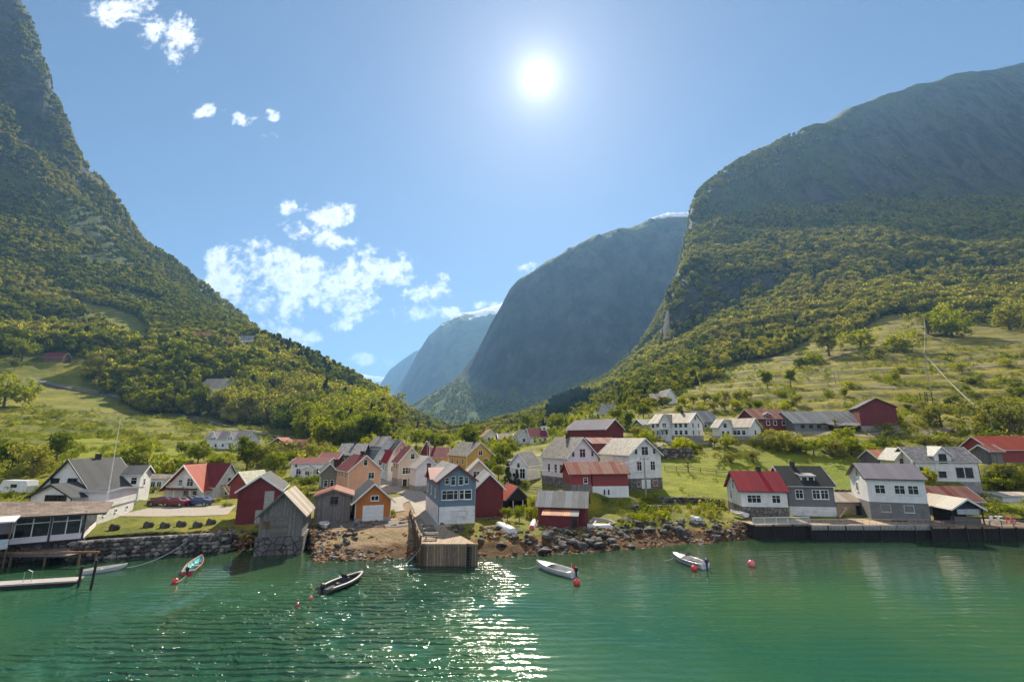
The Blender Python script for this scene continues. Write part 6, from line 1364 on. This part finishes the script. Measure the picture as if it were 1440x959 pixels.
rope('rope from the jetty down into the water on its right side', G(672,778,1.4), G(684,788,.05), .1, RPM, .03)
rope('rope from the flagged white motor boat towards the shore', G(755,795,.5), G(730,798,.03), .2, RPM, .03)
rope('rope from the blue striped motor boat to the left', G(947,784,.5), G(934,788,.03), .1, RPM, .03)
rope('short rope from the red rimmed rowing boat to its buoy', G(262,809,.4), G(247,819,.2), .1, RPM, .025)
rope('rope hanging across the rocks right of the sea wall', G(327,752,1.7), G(306,778,.05), .3, RPM, .03)
# ------------------------------------------------------------------ poles and cables
POLEM = plain('pole_wood', (.33,.30,.27), .8)
def pole(px, py, top, label, arms=1, r=.12, y1=2400):
    q = hit(px, py, 50, y1); zt = z_at(q.y, top); rt = empty('utility_pole', (q.x, q.y, q.z)); tag(rt, label, 'pole'); h_ = zt-q.z
    MB().tube([(0,0,-.5),(0,0,h_)], [r*1.2, r*.8], 8).build('shaft', POLEM, rt, uv=False)
    for i in range(arms):
        b_ = MB().beam((-.8,-.15,h_-.4-i*.6),(.8,-.15,h_-.4-i*.6),.1).build('crossarm', POLEM, rt)
        MB().tube([(-.65,-.15,h_-.35-i*.6),(-.65,-.15,h_-.12-i*.6)], .05, 6).build('insulator', DKTRIM, b_, uv=False); MB().tube([(.65,-.15,h_-.35-i*.6),(.65,-.15,h_-.12-i*.6)], .05, 6).build('insulator', DKTRIM, b_, uv=False)
    return Vector((q.x, q.y, zt-.3))
p1 = pole(909, 705, 642, 'utility pole in front of the stone basement house')
p2 = pole(600, 668, 622, 'thin utility pole behind the beige street house', r=.09); p3 = pole(457, 655, 622, 'utility pole behind the low white porch gable house', r=.09)
p4 = pole(1312, 568, 496, 'tall utility pole on the right meadow', 1, .14); p5 = pole(1322, 515, 500, 'short pole next to the tall pole on the right meadow', 0, .12); p6 = pole(1397, 612, 586, 'leaning cable pole beside the bushes at the right', 0, .12)
p7 = pole(1174, 537, 520, 'twin pole power frame on the meadow, its left pole', 1, .16); p8 = pole(1180, 537, 520, 'twin pole power frame on the meadow, its right pole', 0, .16); p9 = pole(985, 537, 520, 'power pole at the wood edge left of the meadow', 1, .14)
p10 = pole(1305, 478, 448, 'power pole at the top edge of the right meadow', 1, .2)
CBM = plain('cable', (.35,.34,.33), .6)
for a, b, s_, l in ((p1,on(835,684,4),.9,'sagging cable from the utility pole to the rusty shed'),(p1,on(700,700,6),1.5,'long sagging cable from the utility pole over the village'),(p4,p6+Vector((0,0,.5)),1.5,'upper cable running down from the tall pole to the leaning pole'),(p4+Vector((.8,0,0)),p6,1.9,'lower cable running down from the tall pole to the leaning pole'),(p7,p9,3.,'power cable from the twin frame to the wood edge'),(p4,p10,2.,'power cable from the tall pole up to the wood')):
    rope(l, a, b, s_, CBM, .05 if (a-Vector(b)).length > 60 or a.y > 140 else .03, 'power_cable')
q = Vector(P(149, 712, 75)); fp = empty('flagpole', (q.x, q.y, q.z)); tag(fp, 'tall white flagpole on the terrace of the far left house', 'flagpole'); zt = z_at(q.y, 588); MB().tube([(0,0,-1.5),(0,0,zt-q.z)], [.08,.035], 8).build('shaft', TRIM, fp, uv=False); MB().sphere((0,0,zt-q.z+.08), .10, 8, 6).build('knob', plain('gilt', (.5,.35,.1), .3, 1), fp, uv=False)
# mast with lattice base on the meadow
q = hit(1304, 568, 60, 400); ms = empty('cable_winch_frame', (q.x, q.y, q.z)); tag(ms, 'small square timber winch frame at the foot of the tall meadow pole', 'winch frame')
for sx_ in (-1.2,1.2):
    for sy in (-1,1): MB().beam((sx_,sy,-.5),(sx_,sy,4),.18).build('post', DARKW, ms)
for z_ in (1.3,2.7,4): MB().beam((-1.3,-1,z_),(1.3,-1,z_),.14).build('crossbeam', DARKW, ms)
# ------------------------------------------------------------------ cars
def car(px, py, col, label, rz, kind='hatch'):
    q = hit(px, py, 60, 130); rt = empty('parked_car', (q.x, q.y, q.z + .06), rz); tag(rt, label, 'car', 'cars parked beside the red cross gabled house')
    m = gel('car_paint_%02d' % int(col[0]*90+col[2]*9), col, .25)
    prof = [(-2.0,.32),(-2.05,.75),(-1.75,.92),(-1.05,1.0),(-.55,1.42),(.75,1.45),(1.45,1.05),(2.0,.92),(2.08,.6),(2.0,.30)]
    b = MB(); n = len(prof); V = []
    for y, k in ((-.86,.96),(-.80,1),(.80,1),(.86,.96)):
        for x, z in prof: V.append((x*(.99 if abs(y) > .83 else 1), (y*(.80 if z > 1.1 else 1)), z if k == 1 else z*.99))
    F = [tuple(range(n)), tuple(range(4*n-1, 3*n-1, -1))] + [(s*n+j, (s+1)*n+j, (s+1)*n+(j+1)%n, s*n+(j+1)%n) for s in range(3) for j in range(n)]
    b.add(V, F); b.build('body', m, rt, smooth=False, uv=False)
    for s in (-1, 1): MB().add([(-1.0,s*.845,1.0),(-.55,s*.715,1.36),(.7,s*.715,1.38),(1.3,s*.845,1.03)], [(0,1,2,3)]).build('side_window', GLASS, rt, uv=False)
    MB().add([(-1.07,-.62,1.03),(-1.07,.62,1.03),(-.60,.56,1.40),(-.60,-.56,1.40)], [(0,1,2,3)]).build('windscreen', GLASS, rt, uv=False)
    MB().add([(1.42,-.62,1.10),(1.42,.62,1.10),(.80,.56,1.44),(.80,-.56,1.44)], [(0,1,2,3)]).build('rear_window', GLASS, rt, uv=False)
    for x in (-1.3,1.3):
        for y in (-.8,.8):
            w = MB().tube([(x,y-.1,.32),(x,y+.1,.32)], .33, 16).build('wheel', BK, rt, smooth=False, uv=False); MB().tube([(x,y-.115,.32),(x,y+.115,.32)], .19, 12).build('rim', plain('alloy', (.45,.45,.46), .3, .8), w, uv=False)
    for y in (-.6,.6): MB().box((-2.09,y-.16,.62),(-2.02,y+.16,.78)).build('headlight', plain('lamp_glass', (.7,.7,.7), .1), rt); MB().box((2.02,y-.14,.66),(2.09,y+.14,.84)).build('tail_light', plain('red_lamp', (.5,.02,.02), .2), rt)
car(228, 711, (.12,.02,.035), 'maroon car at the left end of the parked row', .1); car(248, 712, (.16,.015,.025), 'bright dark red car second in the parked row', -.1)
car(262, 709, (.02,.02,.022), 'black car parked behind the red and the blue cars', .0); car(280, 711, (.03,.055,.16), 'blue car at the right end of the parked row', .05)
cv = hit(25, 694, 60, 140); rt = empty('caravan', (cv.x, cv.y, cv.z), -.1); tag(rt, 'white caravan parked behind the far left gabled house', 'caravan'); MB().prism([(-3,.4),(3,.4),(3.1,1.6),(2.8,2.6),(-2.6,2.7),(-3.1,1.6)], 'y', -1.1, 1.1).build('body', WG, rt)
MB().box((-.6,-1.14,1.3),(.8,-1.105,1.95)).build('window', GLASS, rt); MB().box((1.6,-1.13,.5),(2.2,-1.105,2.2)).build('door', TRIM, rt)
for x in (-.5,.3): MB().tube([(x,-1.12,.3),(x,-.9,.3)], .33, 12).build('wheel', BK, rt, uv=False)
# hedge and fences
def hedge(label, pts, h_, w_):
    V, F = [], []; gq = np.random.default_rng(3); O = Vector(pts[0])
    for a, b in zip(pts, pts[1:]):
        a, b = Vector(a)-O, Vector(b)-O; l = (b-a).length
        for _ in range(int(l*14)): c = a.lerp(b, gq.random()); leaf_quads(gq, np.array([c.x+gq.normal(0,w_/3), c.y+gq.normal(0,w_/3), c.z+gq.uniform(0,h_)]), np.array([0,-.6,.5]), 16, .12, .16, V, F)
    me = bpy.data.meshes.new('hedge'); me.from_pydata(V, [], F); me.materials.append(LEAF); o = bpy.data.objects.new('hedge', me); COL.objects.link(o); o.location = O; tag(o, label, 'hedge')
hedge('trimmed dark hedge in front of the low white porch gable house', [on(p, y) for p, y in ((404,680),(452,679))], 1.4, .9)
hedge('ragged hedge below the white terrace house on the left', [on(p, y) for p, y in ((192,693),(228,692))], 1.3, 1.0)
hedge('low planted rows on the plot right of the grey boathouse', [on(p, y) for p, y in ((418,690),(450,690))], .6, .6)
def post_fence(label, pts, h_=1.0, mat=OLDH, step=2.2):
    rt = empty('fence', tuple(pts[0])); tag(rt, label, 'fence'); O = Vector(pts[0]); r = MB()
    for a, b in zip(pts, pts[1:]):
        a, b = Vector(a), Vector(b); n = max(1, int((b-a).length/step)); pr = None
        for i in range(n+1):
            p = a.lerp(b, i/n); p.z = float(H(p.x, p.y)); p = p-O; MB().beam(p-Vector((0,0,.3)), p+Vector((0,0,h_)), .09).build('post', mat, rt)
            if pr is not None: r.beam(pr+Vector((0,0,h_*.9)), p+Vector((0,0,h_*.9)), .05, .1); r.beam(pr+Vector((0,0,h_*.5)), p+Vector((0,0,h_*.5)), .05, .1)
            pr = p
    r.build('rails', mat, rt)
post_fence('grey rail fence on the bank below the two white gabled houses', [on(p, y) for p, y in ((740,690),(765,694),(798,698))])
post_fence('low rail fence along the yellow meadow', [on(p, y) for p, y in ((935,662),(985,664),(1030,668))], .9)
# ------------------------------------------------------------------ village trees, each placed by hand
VT = [
 (45,672,50,'pale','wide pale tree behind the far left gabled house',1.1),(78,655,52,'broadleaf','tall dark tree beside the pale one on the far left',.9),(14,668,50,'broadleaf','leafy tree at the left edge above the caravan',1),
 (182,664,42,'broadleaf','dark round tree behind the white two storey wing',1.1),(205,668,34,'pale','pale bushy tree left of the yellow green one',1.2),(232,676,40,'yellow','yellow green tree left of the red cross gabled house',1.1),(252,672,30,'broadleaf','small dark tree touching the cross gabled house roof',1),
 (278,655,38,'broadleaf','dark tree in front of the twin gabled farmhouse, its left one',1.1),(346,664,56,'tall','tall weeping dark tree right of the twin gabled farmhouse',1.1),(368,662,40,'pale','pale tree between the weeping tree and the red hillside house',1.1),(386,668,34,'broadleaf','round tree left of the low white porch gable house',1.1),
 (400,612,38,'broadleaf','lone round tree on the slope above the red hillside house',1),(418,616,22,'broadleaf','small round tree right of the lone slope tree',1),(300,662,22,'yellow','low yellow shrub tree below the twin gabled farmhouse',1.3),
 (440,645,28,'pale','pale tree beside the utility pole behind the porch gable house',1.2),(516,645,36,'yellow','yellow green tree right of the slate roofed dark house',.9),(497,630,26,'broadleaf','dark tree behind the slate roofed dark house',1.2),(463,628,24,'broadleaf','tree right of the small dark roofed house',1.2),
 (410,640,22,'pale','pale tree above the porch gable house roof',1.2),(585,630,26,'broadleaf','dark tree behind the beige street house',1.1),(604,636,30,'broadleaf','dark tree left of the small yellow house',1.1),(622,634,26,'broadleaf','dark tree behind the small yellow house',1.1),
 (662,634,42,'tall','tall solitary dark tree above the ochre house roof',1.5),(703,642,26,'yellow','yellow shrub tree right of the ochre house',1.3),(716,632,20,'pale','pale shrub below the small white church',1.3),(714,680,28,'conifer','dark conifer left of the small white slate roofed house',1.2),(727,682,22,'conifer','small dark conifer in front of the small white slate roofed house',1.2),
 (701,674,22,'broadleaf','dark bushy tree beside the pinkish gabled house',1.3),(742,603,22,'broadleaf','tree behind the small white church',1.3),(785,606,26,'broadleaf','tree behind the large dark red barn',1.2),(812,602,22,'yellow','yellow green tree above the large barn roof',1.3),
 (884,604,26,'tall','slender tree right of the large dark red barn',1.2),(897,620,26,'pale','pale tree left of the balcony house',1.2),(868,592,22,'broadleaf','tree below the cottage half hidden on the slope',1.3),(905,588,22,'broadleaf','tree left of the low white house high on the slope',1.3),
 (968,664,24,'bare','small half bare fruit tree standing in the yellow meadow',1),(1090,634,34,'pale','round pale tree below the dark red terrace house',1.15),(1060,650,18,'pale','low pale shrub tree left of the round pale tree',1.6),(1028,650,18,'pale','low pale shrub tree below the mottled roof white house',1.8),(1005,628,14,'pale','garden shrub tree in front of the mottled roof white house',1.3),
 (1176,608,28,'bare','bare brown fruit tree in front of the long grey barn',1.4),(1246,614,20,'pale','pale shrub tree in front of the tall red barn',1.4),(1262,634,16,'pale','pale shrub tree below the tall red barn',1.4),
 (1120,638,20,'broadleaf','dark shrub tree below the left end of the long barn',1.6),(1145,640,22,'broadleaf','dark shrub tree below the middle of the long barn',1.7),(1170,642,24,'pale','greyish shrub tree below the middle of the long barn',1.6),(1198,640,22,'broadleaf','dark shrub tree below the right end of the long barn',1.7),(1222,638,18,'yellow','yellow shrub tree left of the small rust roofed shed',1.5),
 (1324,600,32,'pale','wide pale tree on the right terrace above the black framed house',1.5),(1387,604,44,'pale','tall pale tree beside the leaning cable pole',1.1),(1424,612,44,'pale','large pale tree at the right edge above the orange roofed barn',1.2),(1300,625,18,'pale','pale shrub left of the row above the black framed house',1.5),(1322,632,20,'pale','pale shrub directly above the black framed house dormer',1.5),(1352,638,22,'pale','pale shrub right of the black framed house dormer',1.5),(1376,646,20,'pale','pale shrub at the right end of the black framed house',1.4),
 (1310,692,36,'yellow','leafy small tree between the quay house and the black framed house',.9),(1428,694,36,'yellow','yellow green round tree at the right edge above the quay',1.2),(1408,672,22,'pale','pinkish pale shrub below the orange roofed barn',1.5),(1392,690,20,'broadleaf','dark shrub right of the rust red quay shed',1.8),
 (1166,500,36,'pale','pale tree at the upper left of the right meadow',1.1),(1080,548,28,'tall','slender lone tree on the meadow, its left one',1.2),(1112,544,26,'tall','slender lone tree on the meadow, its right one',1.2),(1339,474,42,'yellow','broad yellow green tree at the top of the right meadow',1.4),(1305,470,34,'pale','pale tree left of the broad yellow green meadow tree',1.3),
 (1269,494,30,'yellow','bushy tree on the upper meadow below the wood edge',1.5),(1211,490,30,'yellow','bushy tree on the upper meadow, nearer the cliff',1.5),(1421,464,42,'pale','large pale tree at the top right of the meadow',1.3),(1235,505,18,'pale','small shrub tree on the upper meadow track',1.6),(1145,512,20,'yellow','yellow shrub tree beside the pale upper meadow tree',1.5),(1125,520,18,'broadleaf','dark shrub tree at the left end of the upper track',1.5),
 (5,572,52,'yellow','rounded yellow green tree at the left edge below the hay barn meadow',1.0),(30,508,34,'broadleaf','dark tree at the left edge above the hay barn',1.2),(20,520,14,'broadleaf','small dark tree below the hay barn at the left',1.3),
]
for (px, py, hp, kd, lb, wd) in VT:
    q = hit(px, py, 60, 900)
    if q is None: print('miss', lb); continue
    h_ = z_at(q.y, py-hp) - q.z; tree(kd, q.x, q.y, h_, lb, z=q.z, wide=wd)
random.seed(12)
for i in range(14):
    px = 962 + (i % 7)*15 + random.uniform(-3,3); py = 570 + (i//7)*13 - (i%7)*1.5; q = hit(px, py, 60, 400)
    tree('pale' if i % 3 else 'yellow', q.x, q.y, z_at(q.y, py-15)-q.z, 'small fruit tree in the orchard rows above the mottled roof white house', 'orchard trees above the mottled roof white house', z=q.z, wide=1.3)
for i, (px, py, hp, var, lb) in enumerate([(752,716,20,1,'yellow green bush left of the low red boathouse'),(746,728,16,1,'yellow bush on the bank beside the open fronted shed'),(905,735,14,1,'bright yellow green bush on the bank right of the low red boathouse'),(897,730,9,1,'small yellow bush beside the bright one on the bank'),(935,728,10,2,'pale bush above the dark boulders, left one'),(998,728,12,2,'pale bush beside the tilted white dinghy'),(1008,722,10,2,'pale bush left of the red roofed shore house'),(980,722,10,2,'pale bush below the stone garden wall'),
   (1035,690,8,0,'dark bush at the corner of the red roofed shore house'),(318,712,9,0,'dark bush beside the outside stair of the cross gabled house'),(306,706,7,1,'small bush at the foot of the outside stair'),(552,726,10,1,'yellow bush beside the orange garage'),(690,655,12,0,'bush right of the ochre house wall'),(378,700,14,1,'leafy bush behind the dark red boathouse'),(395,694,16,0,'dark bush behind the dark red boathouse roof'),(368,690,14,1,'yellow bush behind the small red shed'),
   (130,668,14,0,'dark bush behind the black gabled roof'),(8,700,16,0,'dark bush at the left edge beside the caravan'),(1400,720,22,0,'dark overgrown bush between the kiosk and the white garage block'),(1375,690,18,0,'dark bush behind the rust red quay shed'),(1438,722,16,0,'dark bush at the right edge behind the quay chairs'),(850,705,8,0,'low bush under the rusty roofed shed'),(560,660,8,0,'bush beside the village street')]):
    q = hit(px, py, 55, 300); h_ = z_at(q.y, py-hp)-q.z; tree('bush', q.x, q.y, h_, lb, z=q.z, var=var, wide=1.1)

random.seed(21); cnt = 0
while cnt < 46:
    rg = random.choice(((350, 540, 628, 690), (590, 740, 625, 690), (120, 330, 640, 700), (690, 770, 690, 735)))
    px, py = random.uniform(rg[0], rg[1]), random.uniform(rg[2], rg[3]); q = hit(px, py, 60, 260)
    if q is None or any(math.hypot(q.x-c[0], q.y-c[1]) < max(c[3], c[4]) + 1.6 for c in PADS): continue
    if inpoly(np.array([px]), np.array([py]), [(190,695),(330,695),(330,735),(190,735)])[0] or 540 < px < 625 and py > 650: continue
    small = py > 670; kd = random.choice(('bush', 'yellow', 'pale', 'broadleaf')) if small else random.choice(('broadleaf', 'yellow', 'pale', 'tall', 'broadleaf'))
    hh_ = random.uniform(1.5, 3.0) if small else random.uniform(3.0, 6.0); cnt += 1
    nmk = {'bush': 'leafy bush', 'yellow': 'yellow green tree', 'pale': 'pale leaved tree', 'broadleaf': 'dark green tree', 'tall': 'slender green tree'}[kd]
    where = 'in the gardens left of the village street' if 330 < px < 560 else 'in the gardens right of the village street' if px > 560 else 'on the left meadow behind the flagpole house'
    tree(kd, q.x, q.y, hh_, 'small ' + nmk + ' ' + where, nmk + 's ' + where, z=q.z, wide=1.2)

random.seed(5); cnt = 0
while cnt < 60:
    px, py = random.uniform(880, 1440), random.uniform(475, 640); q = hit(px, py, 60, 600)
    if q is None or py < 600 - (px-880)*.2 or any(math.hypot(q.x-c[0], q.y-c[1]) < max(c[3], c[4]) + 2 for c in PADS): continue
    kd = random.choice(('bush', 'bush', 'yellow', 'pale', 'broadleaf')); hh_ = random.uniform(1.6, 3.4)*(1 + q.y/500); cnt += 1
    nmk = {'bush': 'rounded bush', 'yellow': 'yellow green shrub', 'pale': 'pale leaved shrub', 'broadleaf': 'dark green shrub'}[kd]; where = 'on the upper right meadow' if q.y > 170 else 'on the right terraces around the barns'
    o = tree('bush' if kd == 'bush' else kd, q.x, q.y, hh_, nmk + ' ' + where, nmk + 's ' + where, z=q.z, wide=1.3)
